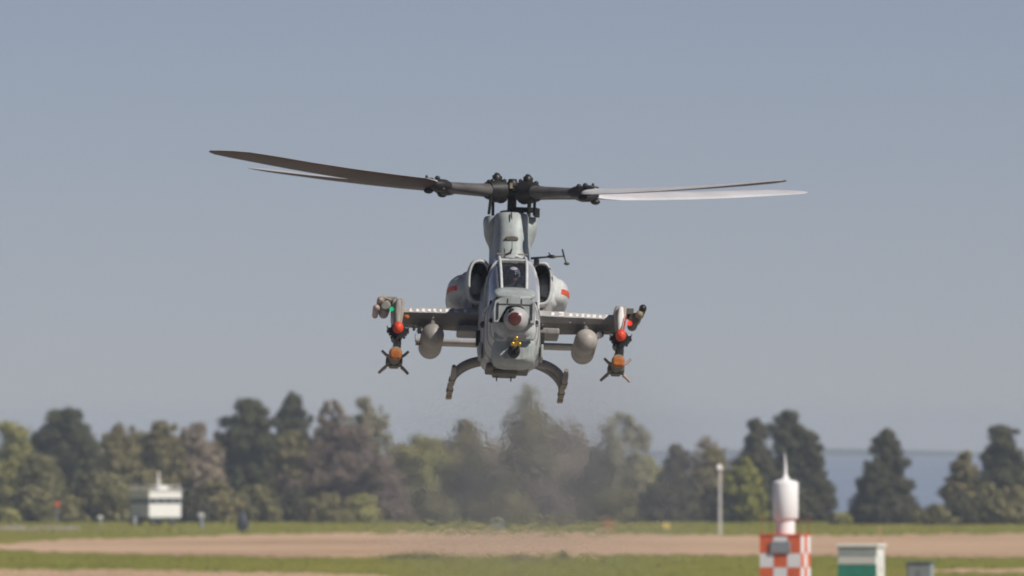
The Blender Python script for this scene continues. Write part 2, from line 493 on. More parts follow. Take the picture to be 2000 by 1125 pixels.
# hot turbulent air: refracts very slightly and blurs what lies behind it
for (cx_, cy_, cz_, rx_, ry_, rz_, ior_, ro_, st_) in ((-0.1, 356.0, 8.9, 4.6, 0.6, 2.7, 1.00034, 0.55, 0.95), (0.5, 351.0, 9.3, 2.9, 0.6, 2.3, 1.00056, 0.62, 1.0)):
    hb_ = MB(); hb_.box((0, 0, 0), (2 * rx_, 2 * ry_, 2 * rz_))
    ha = tag(hb_.build('hot_air', []), kind='stuff')
    ha.location = (cx_, cy_, cz_)
    hm_ = bpy.data.materials.new('turbulent_hot_air'); hm_.use_nodes = True
    q = hm_.node_tree; q.nodes.clear()
    qo = q.nodes.new('ShaderNodeOutputMaterial')
    qr = q.nodes.new('ShaderNodeBsdfRefraction'); qr.inputs['IOR'].default_value = ior_; qr.inputs['Roughness'].default_value = ro_
    qt = q.nodes.new('ShaderNodeBsdfTransparent')
    qm = q.nodes.new('ShaderNodeMixShader')
    qc = q.nodes.new('ShaderNodeTexCoord')
    qp = q.nodes.new('ShaderNodeMapping'); qp.inputs['Scale'].default_value = (1 / rx_, 0.0, 1 / rz_)
    q.links.new(qc.outputs['Object'], qp.inputs['Vector'])
    ql = q.nodes.new('ShaderNodeVectorMath'); ql.operation = 'LENGTH'
    q.links.new(qp.outputs[0], ql.inputs[0])
    qn = q.nodes.new('ShaderNodeTexNoise'); qn.inputs['Scale'].default_value = 1.1; qn.inputs['Detail'].default_value = 3
    q.links.new(qc.outputs['Object'], qn.inputs['Vector'])
    qa = q.nodes.new('ShaderNodeMath'); qa.operation = 'MULTIPLY_ADD'; qa.inputs[1].default_value = 0.5
    q.links.new(qn.outputs[0], qa.inputs[0]); q.links.new(ql.outputs['Value'], qa.inputs[2])
    qs = q.nodes.new('ShaderNodeMapRange'); qs.interpolation_type = 'SMOOTHSTEP'
    qs.inputs[1].default_value = 0.55; qs.inputs[2].default_value = 1.15; qs.inputs[3].default_value = st_; qs.inputs[4].default_value = 0.0
    q.links.new(qa.outputs[0], qs.inputs[0])
    qw = q.nodes.new('ShaderNodeTexNoise'); qw.inputs['Scale'].default_value = 3.2; qw.inputs['Detail'].default_value = 2; qw.inputs['Distortion'].default_value = 0.6
    q.links.new(qc.outputs['Object'], qw.inputs['Vector'])
    qb = q.nodes.new('ShaderNodeBump'); qb.inputs['Strength'].default_value = 1.0; qb.inputs['Distance'].default_value = 0.20
    q.links.new(qw.outputs[0], qb.inputs['Height']); q.links.new(qb.outputs[0], qr.inputs['Normal'])
    q.links.new(qs.outputs[0], qm.inputs[0]); q.links.new(qt.outputs[0], qm.inputs[1]); q.links.new(qr.outputs[0], qm.inputs[2])
    q.links.new(qm.outputs[0], qo.inputs['Surface'])
    ha.data.materials.append(hm_)

# ------------------------------------------------------------------ trees
F = {
    'pine': foliage('pine_needles', (0.053, 0.057, 0.030), (0.073, 0.076, 0.039), (0.111, 0.104, 0.050)),
    'cedar': foliage('cedar_foliage', (0.050, 0.051, 0.030), (0.070, 0.069, 0.037), (0.107, 0.094, 0.048)),
    'olive': foliage('olive_spring_leaves', (0.140, 0.127, 0.060), (0.190, 0.165, 0.074), (0.250, 0.205, 0.092)),
    'fresh': foliage('fresh_green_leaves', (0.226, 0.223, 0.073), (0.286, 0.271, 0.092), (0.354, 0.325, 0.119)),
    'yellow': foliage('yellow_green_leaves', (0.145, 0.148, 0.035), (0.205, 0.200, 0.044), (0.285, 0.265, 0.055)),
    'mauve': foliage('budding_twigs', (0.161, 0.124, 0.098), (0.180, 0.138, 0.108), (0.199, 0.152, 0.119)),
    'pale': foliage('pale_grey_green_buds', (0.252, 0.234, 0.151), (0.301, 0.279, 0.176), (0.360, 0.328, 0.205)),
    'bare': foliage('bare_grey_twigs', (0.220, 0.175, 0.125), (0.269, 0.215, 0.154), (0.318, 0.250, 0.178)),
    'brush': foliage('undergrowth_leaves', (0.127, 0.121, 0.056), (0.167, 0.154, 0.068), (0.216, 0.192, 0.086)),
}
M['bark'] = mat('grey_brown_bark', (0.085, 0.07, 0.06), 0.9, vary=0.3, scale=4)

def tree(name, label, cat, px, top, base, hw, d, kind, shape='round', dens=1.0, leaf=0.21, low=0.06, group=None, seed=0):
    g = np.random.default_rng(1000 + seed + int(px))
    u = MR * d
    x0 = gpos(px, d); H = (base - top) * u; W = hw * u * (1.32 if px < 1290 else 1.16)
    root = thing(name, label, cat, (x0, d, -0.05), (0, 0, 0), group)
    # trunk and limbs
    tb = MB()
    r0 = max(0.07, H * 0.018)
    bend = g.uniform(-0.04, 0.04, 4) * H
    top_f = 0.95 if shape != 'sparse' else 0.9
    path = [(0, 0, 0)] + [(bend[i] * (i + 1) / 4, bend[(i + 2) % 4] * 0.5, H * top_f * (i + 1) / 4) for i in range(4)]
    tb.tube(path, [r0, r0 * 0.8, r0 * 0.6, r0 * 0.35, r0 * 0.12], 7)
    # clumps filling the outline of this kind of tree
    nc = {'round': 70, 'cone': 80, 'sparse': 110, 'mass': 80, 'pine': 64, 'egg': 90}[shape]
    ph = g.uniform(0, 6.28, 4)
    def env(t):
        if shape == 'cone': f = max(0.0, 1 - t) ** 0.72 * min(1.0, 0.75 + 2.5 * t)
        elif shape == 'egg': f = min(1.0, 1.18 * max(0.0, 1 - t) ** 0.5) * min(1.0, 0.82 + t)
        elif shape == 'mass': f = math.sqrt(max(0.0, 1 - t ** 2.3))
        elif shape == 'pine': f = math.sqrt(max(0.0, 1 - (abs((t - low) / (1 - low) - 0.40) / 0.61) ** 2.0))
        elif shape == 'sparse': f = math.sin(PI * min(1, 0.15 + 0.84 * t)) ** 0.6
        else: f = math.sin(PI * (0.22 + 0.74 * t)) ** 0.6
        return f * (0.88 + 0.12 * math.sin(9 * t + ph[0]))
    clumps = []
    if shape != 'sparse':           # a core along the stem so that the crown hangs together
        for t in np.linspace(max(low, 0.05) + 0.03, 0.97, 15):
            f = env(t); rw = max(0.08, f * g.uniform(0.40, 0.60)) * W; ry = max(0.06 * H, rw * 0.5)
            clumps.append((g.uniform(-.1, .1) * W * f, g.uniform(-.1, .1) * W * f, min(t * H, H - ry * 0.9), rw, ry))
    for i in range(nc):
        for _ in range(40):
            t = low + (1 - low) * g.uniform()
            f = env(t)
            if g.uniform() < f * 0.9 + 0.1: break
        cr = g.uniform(0.18, 0.36) * (0.55 + 0.45 * f) * (0.6 if shape == 'sparse' else 1)
        ry = max(cr * W * 0.8, 0.045 * H)
        a = g.uniform(0, 2 * PI)
        rr = max(0.0, f - cr * 0.8) * math.sqrt(g.uniform(0.1, 1)) * (1 + 0.14 * math.sin(3 * a + ph[1]))
        if i % 6 == 0: rr = f * g.uniform(0.80, 0.98); cr *= 0.6; ry *= 0.7       # branches reaching out of the outline
        clumps.append((rr * W * math.cos(a), rr * W * math.sin(a), min(t * H, H - ry * 0.95), cr * W, ry))
        if i % 3 == 0 and shape not in ('cone', 'egg'):
            zt = max(0.12 * H, clumps[-1][2] - g.uniform(0.08, 0.22) * H)
            ff = min(3.99, zt / (H * top_f) * 4); j = int(ff)
            p0 = Vector(path[j]).lerp(Vector(path[min(4, j + 1)]), ff - j)
            p1 = Vector(clumps[-1][:3]); mid = p0.lerp(p1, 0.5) + Vector((0, 0, 0.03 * H))
            rb = r0 * 0.33 * (1.1 - t * 0.7)
            tb.tube([p0, mid, p1, p1 + Vector((0, 0, ry * 0.8))], [rb, rb * 0.75, rb * 0.45, rb * 0.15], 5)
    tb.build('trunk', M['bark'], root)
    # leaves
    C = np.array(clumps)
    wgt = C[:, 3] * C[:, 4]; wgt /= wgt.sum()
    area = W * H
    n = int(min(30000, max(1800, area * 400 * dens)))
    if shape == 'sparse': n = int(n * 0.55)
    idx = g.choice(len(C), n, p=wgt)
    dirs = g.normal(size=(n, 3)); dirs /= np.linalg.norm(dirs, axis=1)[:, None]
    rad = g.uniform(0, 1, n) ** (0.45 if shape != 'sparse' else 0.6)
    p = C[idx, :3] + dirs * rad[:, None] * np.stack([C[idx, 3], C[idx, 3], C[idx, 4]], 1) * g.uniform(0.9, 1.22, n)[:, None]
    p[:, 2] = np.clip(p[:, 2], 0.15, None)
    s = leaf * g.uniform(0.5, 1.25, n) * (0.75 if shape == 'sparse' else 1)
    # leaf sprays: kites, turned mostly outwards
    nrm = dirs + g.normal(size=(n, 3)) * 0.32
    nrm /= np.linalg.norm(nrm, axis=1)[:, None]
    t1 = np.cross(nrm, g.normal(size=(n, 3))); t1 /= np.linalg.norm(t1, axis=1)[:, None]
    t2 = np.cross(nrm, t1)
    v = np.empty((n * 4, 3))
    v[0::4] = p - t1 * s[:, None]
    v[1::4] = p + t2 * s[:, None] * 0.55 + nrm * s[:, None] * 0.15
    v[2::4] = p + t1 * s[:, None]
    v[3::4] = p - t2 * s[:, None] * 0.55 + nrm * s[:, None] * 0.15
    o = tri_mesh('crown', v, F[kind], 4)
    o.parent = root
    return root

GT = 'trees behind the airfield'
T = tree
# back row, left to right
T('deciduous_tree', 'pale yellow green tree at the far left edge', 'tree', 22, 822, 1012, 66, 2120, 'fresh', 'round', 0.8, seed=1, group=GT)
T('pine_tree', 'big dark pine with a domed crown, tallest at the far left', 'tree', 135, 788, 1010, 56, 2080, 'pine', 'pine', 1.5, low=0.3, seed=2, group=GT)
T('deciduous_tree', 'olive brown tree just right of the big domed pine at the left', 'tree', 232, 824, 1012, 48, 2110, 'olive', 'round', 1.0, seed=3, group=GT)
T('deciduous_tree', 'dark olive tree with a lumpy top above the white control cab', 'tree', 318, 820, 1012, 46, 2120, 'olive', 'round', 1.1, seed=4, group=GT)
T('bare_tree', 'greyish budding tree left of the tall two-stage pine', 'tree', 385, 824, 1012, 52, 2130, 'bare', 'round', 0.7, leaf=0.26, seed=5, group=GT)
T('pine_tree', 'tall dark pine with a stepped crown right of the control cab', 'tree', 484, 772, 1010, 54, 2070, 'pine', 'pine', 1.5, low=0.28, seed=6, group=GT)
T('pine_tree', 'round topped dark pine poking up just right of the tall stepped pine', 'tree', 570, 768, 1012, 38, 2160, 'pine', 'pine', 1.3, low=0.4, seed=7, group=GT)
T('deciduous_tree', 'yellow green tree between the round topped pine and the mauve thicket', 'tree', 565, 838, 1012, 46, 2100, 'olive', 'round', 1.0, seed=8, group=GT)
T('bare_tree', 'pale bare tree top rising behind the left of the mauve thicket', 'tree', 648, 778, 1012, 40, 2160, 'bare', 'sparse', 1.2, leaf=0.24, low=0.3, seed=9, group=GT)
T('bare_tree', 'pale grey green wispy tree rising behind the right of the mauve thicket', 'tree', 716, 776, 1012, 52, 2150, 'pale', 'sparse', 1.3, leaf=0.24, low=0.3, seed=10, group=GT)
T('budding_tree', 'wide mauve brown budding tree left of centre', 'tree', 668, 815, 1010, 98, 2070, 'mauve', 'mass', 0.9, leaf=0.26, low=0.08, seed=11, group=GT)
T('budding_tree', 'smaller mauve brown budding tree on the right flank of the wide one', 'tree', 745, 880, 1010, 52, 2060, 'mauve', 'mass', 0.9, leaf=0.26, low=0.08, seed=12, group=GT)
T('deciduous_tree', 'light green tree right of the mauve thicket, below the left skid', 'tree', 832, 846, 1012, 60, 2110, 'fresh', 'round', 0.7, seed=13, group=GT)
T('deciduous_tree', 'olive grey tree with a small peaked top under the helicopter', 'tree', 908, 818, 1012, 50, 2120, 'olive', 'round', 0.9, leaf=0.28, seed=14, group=GT)
T('cedar_tree', 'broad low dark cedar below the olive grey peaked tree', 'tree', 918, 888, 1010, 78, 2050, 'cedar', 'mass', 1.0, low=0.05, seed=15, group=GT)
T('deciduous_tree', 'tallest grey green tree right under the helicopter belly', 'tree', 1042, 790, 1012, 56, 2130, 'olive', 'round', 0.8, leaf=0.27, low=0.15, seed=16, group=GT)
T('bare_tree', 'wispy grey twigs above the tallest tree under the belly', 'tree', 1030, 752, 1012, 52, 2170, 'pale', 'sparse', 0.9, leaf=0.2, low=0.45, seed=17, group=GT)
T('bare_tree', 'grey thin tree between the belly tree and the narrow dark cedar', 'tree', 1105, 826, 1012, 62, 2140, 'bare', 'round', 0.6, leaf=0.25, seed=18, group=GT)
T('cedar_tree', 'narrow dark pointed cedar in the middle of the tree line', 'tree', 1152, 874, 1012, 50, 2050, 'cedar', 'cone', 1.5, low=0.02, seed=19, group=GT)
T('deciduous_tree', 'tall pale grey green tree with a visible trunk right of the belly', 'tree', 1212, 800, 1010, 62, 2110, 'pale', 'sparse', 2.0, leaf=0.27, low=0.22, seed=20, group=GT)
T('deciduous_tree', 'small light green tree left of the dark cedar clump', 'tree', 1262, 885, 1012, 58, 2120, 'fresh', 'round', 0.7, seed=21, group=GT)
T('cedar_tree', 'dark rounded cedar at the left end of the right hand clump', 'tree', 1322, 860, 1012, 56, 2040, 'cedar', 'egg', 1.7, low=0.02, seed=22, group=GT)
T('cedar_tree', 'low dark cedar bush at the foot of the clump, left end', 'tree', 1290, 930, 1012, 44, 2030, 'cedar', 'mass', 1.2, low=0.03, seed=23, group=GT)
T('deciduous_tree', 'dark olive tree behind the white lamp mast', 'tree', 1392, 868, 1012, 60, 2060, 'olive', 'mass', 1.2, low=0.04, seed=24, group=GT)
T('bare_tree', 'thin bare twigs sticking up above the dark olive tree', 'tree', 1385, 852, 1012, 60, 2150, 'bare', 'sparse', 0.6, leaf=0.2, low=0.4, seed=25, group=GT)
T('deciduous_tree', 'bright yellow green tree left of the white beacon', 'tree', 1455, 884, 1012, 50, 2020, 'yellow', 'mass', 0.8, leaf=0.3, low=0.06, seed=26, group=GT)
T('cedar_tree', 'dark pointed cedar behind the yellow green tree', 'tree', 1477, 812, 1012, 60, 2060, 'cedar', 'egg', 1.6, low=0.03, seed=27, group=GT)
T('pine_tree', 'tall dark pine right behind the white beacon spike', 'tree', 1540, 796, 1012, 54, 2070, 'pine', 'pine', 1.7, low=0.15, seed=28, group=GT)
T('cedar_tree', 'dark egg shaped cedar right of the white beacon', 'tree', 1582, 842, 1020, 54, 2040, 'cedar', 'egg', 1.6, low=0.02, seed=29, group=GT)
T('cedar_tree', 'big solitary dark cedar standing between two gaps of blue water', 'tree', 1733, 838, 1024, 66, 1980, 'cedar', 'egg', 1.9, low=0.02, seed=30, group=GT)
T('cedar_tree', 'dark lower half of the solitary cedar pair, left side', 'tree', 1712, 890, 1024, 48, 1975, 'cedar', 'mass', 1.4, low=0.03, seed=31, group=GT)
T('deciduous_tree', 'grey green open tree left of the last pine at the right edge', 'tree', 1884, 882, 1022, 44, 2010, 'olive', 'round', 0.8, leaf=0.28, seed=32, group=GT)
T('pine_tree', 'dark open pine with sky holes at the right edge', 'tree', 1955, 830, 1022, 54, 2000, 'pine', 'pine', 1.2, low=0.3, seed=33, group=GT)
T('deciduous_tree', 'olive tree cut by the right edge of the view', 'tree', 2012, 890, 1022, 50, 2010, 'olive', 'round', 1.0, seed=34, group=GT)
T('deciduous_tree', 'dark olive tree hidden among the left hand pines', 'tree', 75, 880, 1012, 60, 2060, 'brush', 'mass', 1.1, low=0.05, seed=35, group=GT)
fill = [(45, 860, 70, 'olive', 'dim olive tree deep in the wood behind the far left trees'),
        (178, 868, 60, 'olive', 'dim tree deep in the wood right of the domed pine'),
        (275, 850, 66, 'brush', 'dull green tree deep in the wood behind the control cab'),
        (352, 858, 60, 'bare', 'greyish tree deep in the wood right above the control cab roof mast'),
        (430, 862, 58, 'bare', 'greyish tree deep in the wood left of the tall stepped pine'),
        (530, 862, 60, 'olive', 'dim olive tree deep in the wood between the two tall pines'),
        (612, 858, 62, 'mauve', 'mauve tree deep in the wood right of the round topped pine'),
        (785, 872, 60, 'olive', 'olive tree deep in the wood at the right end of the mauve thicket'),
        (870, 866, 60, 'olive', 'olive tree deep in the wood under the left skid'),
        (962, 868, 62, 'bare', 'greyish tree deep in the wood left of the belly tree'),
        (1062, 858, 70, 'bare', 'greyish tree deep in the wood right of the belly tree'),
        (1135, 868, 62, 'bare', 'greyish tree deep in the wood behind the narrow cedar'),
        (1190, 880, 62, 'pale', 'pale tree deep in the wood left of the tall pale tree'),
        (1245, 900, 52, 'brush', 'dull green tree deep in the wood left of the dark cedar clump')]
for i, (px, top, hw, kind, lab) in enumerate(fill):
    T('deciduous_tree', lab, 'tree', px, top, 1012, hw, 2190 + (i * 53) % 60, kind, 'round', 0.8, low=0.03, seed=120 + i, group=GT)
GB = 'bushes along the foot of the tree line'
bush = [
    (15, 990, 26, 'fresh', 'rounded pale green bush at the far left, by the taxiway strip'),
    (60, 945, 50, 'brush', 'dull green bush left of the red marker pole'),
    (118, 955, 44, 'brush', 'dull green bush behind the red marker pole'),
    (200, 920, 60, 'brush', 'tall dull bush left of the white control cab'),
    (285, 915, 60, 'olive', 'olive bush right behind the white control cab'),
    (375, 950, 36, 'cedar', 'dark bush hugging the right side of the control cab'),
    (425, 935, 46, 'olive', 'olive bush between the control cab and the tall pine'),
    (500, 945, 50, 'brush', 'dull green bush at the foot of the tall stepped pine'),
    (575, 955, 44, 'cedar', 'dark bush left of the mauve thicket'),
    (640, 960, 44, 'olive', 'olive bush in front of the mauve thicket, left part'),
    (705, 962, 40, 'fresh', 'light green bush in front of the mauve thicket'),
    (765, 955, 42, 'mauve', 'brownish bush at the right foot of the mauve thicket'),
    (835, 945, 52, 'brush', 'dull green bush under the left skid'),
    (990, 955, 56, 'olive', 'olive bush right of the broad low cedar'),
    (1055, 935, 56, 'mauve', 'brown grey bush below the tallest belly tree'),
    (1110, 960, 36, 'cedar', 'dark bush at the left foot of the narrow cedar'),
    (1200, 950, 48, 'brush', 'grey green bush at the foot of the tall pale tree'),
    (1250, 965, 34, 'brush', 'dull bush just left of the cedar clump'),
    (1415, 950, 50, 'cedar', 'dark bush behind the foot of the white lamp mast'),
    (1545, 930, 44, 'cedar', 'dark bush behind the white beacon drum'),
    (1640, 1012, 22, 'brush', 'tiny low bush on the shore edge in the first water gap'),
    (1782, 985, 34, 'brush', 'dull green bush at the right foot of the solitary cedar'),
    (1832, 985, 36, 'brush', 'low rounded bush in front of the second water gap'),
    (1880, 965, 40, 'cedar', 'dark bush under the grey green open tree'),
    (1935, 945, 46, 'brush', 'dull green bush at the foot of the open pine'),
    (1985, 950, 44, 'olive', 'olive bush at the right edge of the view'),
]
for i, (px, top, hw, kind, lab) in enumerate(bush):
    T('bush', lab, 'bush', px, top, 1018 if px < 1600 else 1026, hw, 2015 + (i * 37) % 30 - (60 if px > 1600 else 0), kind, 'mass', 0.9, leaf=0.3, low=0.04, seed=60 + i, group=GB)

# ------------------------------------------------------------------ helicopter
DH = 312.0
S = MR * DH                     # metres per photo pixel at the helicopter
P = R(7.0)                      # nose-up
heli = thing('attack_helicopter', 'grey twin engine attack helicopter hovering nose-on above the airfield', 'helicopter',
             (gpos(993.5, DH), DH, gz(600, DH)), (-P, R(2.0), R(1.6)))
def ZL(py, y):
    return ((600 - py) * S + y * math.sin(P)) / math.cos(P)

def add(name, mb, m, bevel=0.0, parent=None, sub=0):
    return mb.build(name, m, parent or heli, bevel, sub)

# fuselage
fus = MB()
secs = [  # y, half width, top, bottom, exponent
    (-3.86, 0.30, -0.50, -0.98, 3.0), (-3.80, 0.36, -0.44, -1.04, 3.2), (-3.55, 0.42, -0.33, -1.14, 3.4), (-3.2, 0.465, -0.24, -1.24, 3.6),
    (-2.7, 0.505, -0.27, -1.36, 4.2), (-2.1, 0.535, -0.30, -1.38, 4.5), (-1.4, 0.553, -0.28, -1.36, 4.7), (-0.8, 0.558, 0.10, -1.30, 4.6),
    (0.0, 0.57, 0.55, -1.26, 3.8), (0.8, 0.55, 0.58, -1.12, 3.4), (1.6, 0.47, 0.45, -0.94, 3.0), (2.4, 0.36, 0.26, -0.76, 2.6),
    (3.6, 0.26, 0.12, -0.55, 2.3), (5.5, 0.20, 0.05, -0.40, 2.2), (7.4, 0.15, 0.03, -0.26, 2.1), (8.9, 0.10, 0.06, -0.14, 2.0)]
fus.loft([sellipse(y, 0, (t + b) / 2, w, (t - b) / 2, e, 36) for y, w, t, b, e in secs])
add('fuselage', fus, M['paint'])

for y, t, b_, w, e in ((-3.55, -0.33, -1.14, 0.42, 3.4), (-3.2, -0.24, -1.24, 0.465, 3.6), (-2.7, -0.27, -1.36, 0.505, 4.2)):
    m_ = MB(); rg = sellipse(y, 0, (t + b_) / 2, w + 0.001, (t - b_) / 2 + 0.001, e, 36)
    m_.tube(rg[14:] + rg[:5], 0.0065, 6); add('panel_seam', m_, M['rubber'])
for x, z, w, h in ((-0.27, -1.02, 0.17, 0.12), (0.29, -1.0, 0.15, 0.14), (-0.05, -1.06, 0.14, 0.09)):
    m_ = MB(); m_.box((x, -3.74 + abs(x) * 0.12, z), (w, 0.12, h)); add('access_panel', m_, M['paint_light'], bevel=0.012)
# nose hood: arch around the sight turret
hood = MB()
def arch(y, k=1.0):
    o = [(-0.37, -0.80), (-0.385, -0.58), (-0.36, -0.42), (-0.26, -0.355), (0, -0.34), (0.26, -0.355), (0.36, -0.42), (0.385, -0.58), (0.37, -0.80)]
    i = [(0.30, -0.80), (0.235, -0.66), (0.15, -0.52), (0.10, -0.50), (0, -0.495), (-0.10, -0.50), (-0.15, -0.52), (-0.235, -0.66), (-0.30, -0.80)]
    return [(x * k, y, z) for x, z in o + i]
hood.loft([arch(-3.70), arch(-4.02, 0.985)], smooth=False)
add('nose_hood', hood, M['paint_light'], bevel=0.015)
rec = MB(); rec.box((0, -3.875, -0.62), (0.52, 0.02, 0.34)); add('hood_recess', rec, M['black'])
for x in (-0.305, 0.305):
    b = MB(); b.box((x, -4.03, -0.60), (0.028, 0.03, 0.30)); add('hood_groove', b, M['rubber'])
for x in (-0.13, 0.12):
    b = MB(); b.box((x, -4.025, -0.42), (0.014, 0.02, 0.10)); add('hood_joint', b, M['rubber'])
lip = MB()
lip.loft([[(x, -4.03, -0.475 - 0.02 * abs(x)) , (x, -4.05, -0.462 - 0.02 * abs(x)), (x, -3.9, -0.455), (x, -3.9, -0.475)] for x in np.linspace(-0.30, 0.30, 9)])
add('hood_lip', lip, M['paint_dark'])
# deck in front of the windscreen
deck = MB()
deck.loft([sellipse(y, 0, z, w, h, 2.4, 24) for y, z, w, h in
           ((-4.00, -0.345, 0.10, 0.02), (-3.95, -0.335, 0.30, 0.05), (-3.75, -0.27, 0.375, 0.08), (-3.5, -0.20, 0.385, 0.09), (-3.25, -0.15, 0.36, 0.09), (-3.0, -0.13, 0.30, 0.06))])
add('nose_deck', deck, M['paint_light'])
# sight turret
tur = MB(); tur.ball((0.03, -3.97, -0.735), (0.228, 0.27, 0.222), 28, 18)
tr = add('sight_turret', tur, M['radome_grey'])
ln = MB(); ln.lathe((0.0, -4.215, -0.76), [(0.05, 0.120), (-0.01, 0.120), (-0.022, 0.104), (-0.03, 0.0)], 'y', 28); add('sight_window', ln, M['lens'], parent=tr)
ln = MB(); ln.lathe((-0.06, -4.165, -0.615), [(0.06, 0.056), (-0.01, 0.056), (-0.02, 0.0)], 'y', 18); add('camera_lens', ln, M['black'], parent=tr)
for x in (-0.41, 0.41):
    b = MB(); b.lathe((x, -3.66, ZL(631, -3.66) - 0.0), [(0.2, 0.055), (-0.0, 0.055), (-0.015, 0.04), (-0.016, 0.0)], 'y', 16)
    o = add('warning_sensor', b, M['paint'])
    b = MB(); b.lathe((x, -3.675, ZL(631, -3.66)), [(0.0, 0.041), (-0.008, 0.036), (-0.009, 0.0)], 'y', 14); add('sensor_lens', b, M['black'], parent=o)
for sgn in (-1, 1):
    b = MB(); b.box((sgn * 0.585, -1.55, ZL(664, -1.55)), (0.075, 0.20, 0.27)); add('side_vent', b, M['black'], bevel=0.01)
    b = MB(); b.lathe((sgn * 0.53, -2.55, ZL(638, -2.55)), [(0.1, 0.05), (-0.12, 0.05), (-0.13, 0.02)], 'y', 12); add('chaff_sensor', b, M['rubber'])
    b = MB(); b.box((sgn * 0.56, -2.2, ZL(690, -2.2)), (0.05, 0.7, 0.26)); add('ammo_door', b, M['paint_light'], bevel=0.02)
# chin gun turret
gt = MB()
gt.loft([sellipse(y, 0.03, z, w, h, 3.8, 32) for y, z, w, h in
         ((-3.64, -1.25, 0.26, 0.17), (-3.60, -1.25, 0.33, 0.225), (-3.48, -1.24, 0.38, 0.265), (-3.2, -1.23, 0.40, 0.285), (-2.9, -1.23, 0.40, 0.29), (-2.6, -1.24, 0.36, 0.25), (-2.35, -1.26, 0.25, 0.16))])
gto = add('gun_turret', gt, M['paint_light'])
gm = MB(); gm.lathe((0.02, -3.66, -1.285), [(0.25, 0.115), (0.0, 0.112), (-0.2, 0.105), (-0.32, 0.095), (-0.33, 0.0)], 'y', 20)
add('gun_mount', gm, M['black'], parent=gto)
for k in range(3):
    a = PI / 2 + k * 2 * PI / 3
    bx, bz = 0.03 + 0.070 * math.cos(a), -1.205 + 0.070 * math.sin(a)
    b = MB(); b.lathe((bx, -3.6, bz), [(0, 0.024), (-0.76, 0.022)], 'y', 10); add('gun_barrel', b, M['rubber'], parent=gto)
    b = MB(); b.lathe((bx, -4.36, bz), [(0, 0.036), (-0.08, 0.036), (-0.085, 0.018)], 'y', 12); add('muzzle', b, M['gold'], parent=gto)
b = MB(); b.lathe((0.03, -4.2, -1.205), [(0.03, 0.06), (-0.03, 0.06)], 'y', 18); add('barrel_clamp', b, M['gold'], parent=gto)
# belly sensor plate and stub antennas
b = MB(); b.box((-0.06, -2.3, -1.44), (0.78, 1.0, 0.10), taper=1.0); b.box((-0.10, -2.35, -1.525), (0.44, 0.7, 0.09)); add('belly_plate', b, M['olive'], bevel=0.03)
for x in (-0.24, 0.02):
    b = MB(); b.box((x, -2.2, -1.60), (0.022, 0.10, 0.09)); add('blade_antenna', b, M['rubber'])

# canopy ---------------------------------------------------------
CY = [-3.22, -3.0, -2.7, -2.35, -2.0, -1.6, -1.25, -0.95, -0.75]
CT = [-0.11, 0.08, 0.28, 0.46, 0.58, 0.68, 0.74, 0.77, 0.78]
CW = [0.33, 0.375, 0.42, 0.455, 0.475, 0.48, 0.48, 0.47, 0.46]
FW = [0.225, 0.23, 0.235, 0.24, 0.24, 0.24, 0.235, 0.23, 0.225]
def side_pt(i, t, s, o=0.0):
    """t: 0 at the frame strip, 1 at the sill"""
    zb = -0.36 if i > 0 else -0.30
    zt, w, f = CT[i], CW[i], FW[i]
    a = t * PI / 2
    x = f + (w - f) * math.sin(min(a * 1.25, PI / 2)) ** 0.9
    z = zt + (zb - zt) * (1 - math.cos(a)) ** 0.85 if t < 1 else zb
    return (s * (x + o), CY[i], z + o * 0.5)
for s in (-1, 1):
    b = MB()
    b.loft([[side_pt(i, t, s) for t in np.linspace(0, 1, 11)] for i in range(len(CY))], closed=False, cap0=False, cap1=False)
    add('side_window', b, M['side_glass'])
    b = MB()
    b.tube([(s * FW[i], CY[i], CT[i] + 0.012) for i in range(len(CY))], 0.027, 8); add('canopy_frame', b, M['frame'])
    b = MB()
    b.tube([side_pt(i, 1.0, s, 0.012) for i in range(len(CY))], 0.03, 8); add('canopy_sill', b, M['paint'])
    for i in (4, 8):
        b = MB(); b.tube([side_pt(i, t, s, 0.006) for t in np.linspace(0, 1, 9)], 0.024, 8); add('canopy_bow', b, M['paint'])
b = MB()
b.loft([[(x * FW[i], CY[i], CT[i] + 0.012 * (1 - x * x)) for x in np.linspace(-1, 1, 7)] for i in range(len(CY))], closed=False, cap0=False, cap1=False)
add('windscreen', b, M['glass'])
b = MB(); b.tube([(x, CY[0] - 0.01, CT[0] - 0.02) for x in np.linspace(-0.30, 0.30, 7)], 0.035, 8); add('windscreen_base', b, M['paint_light'])
b = MB(); b.tube([(x * 0.26, -1.98, 0.60) for x in np.linspace(-1, 1, 7)], 0.028, 8); add('canopy_bow', b, M['paint'])
b = MB(); b.box((0, -2.0, -0.34), (0.86, 2.3, 0.08)); b.box((0, -1.72, 0.05), (0.70, 0.06, 0.62)); b.box((0, -3.02, -0.14), (0.48, 0.28, 0.20)); b.box((0, -0.80, 0.18), (0.86, 0.06, 0.98)); add('cockpit_tub', b, M['interior'])
for y, z in ((-2.28, -0.08), (-1.02, 0.22)):
    b = MB(); b.box((0, y, z), (0.42, 0.10, 0.72)); b.box((0, y - 0.25, z - 0.32), (0.40, 0.46, 0.10)); add('seat', b, M['interior'], bevel=0.02)

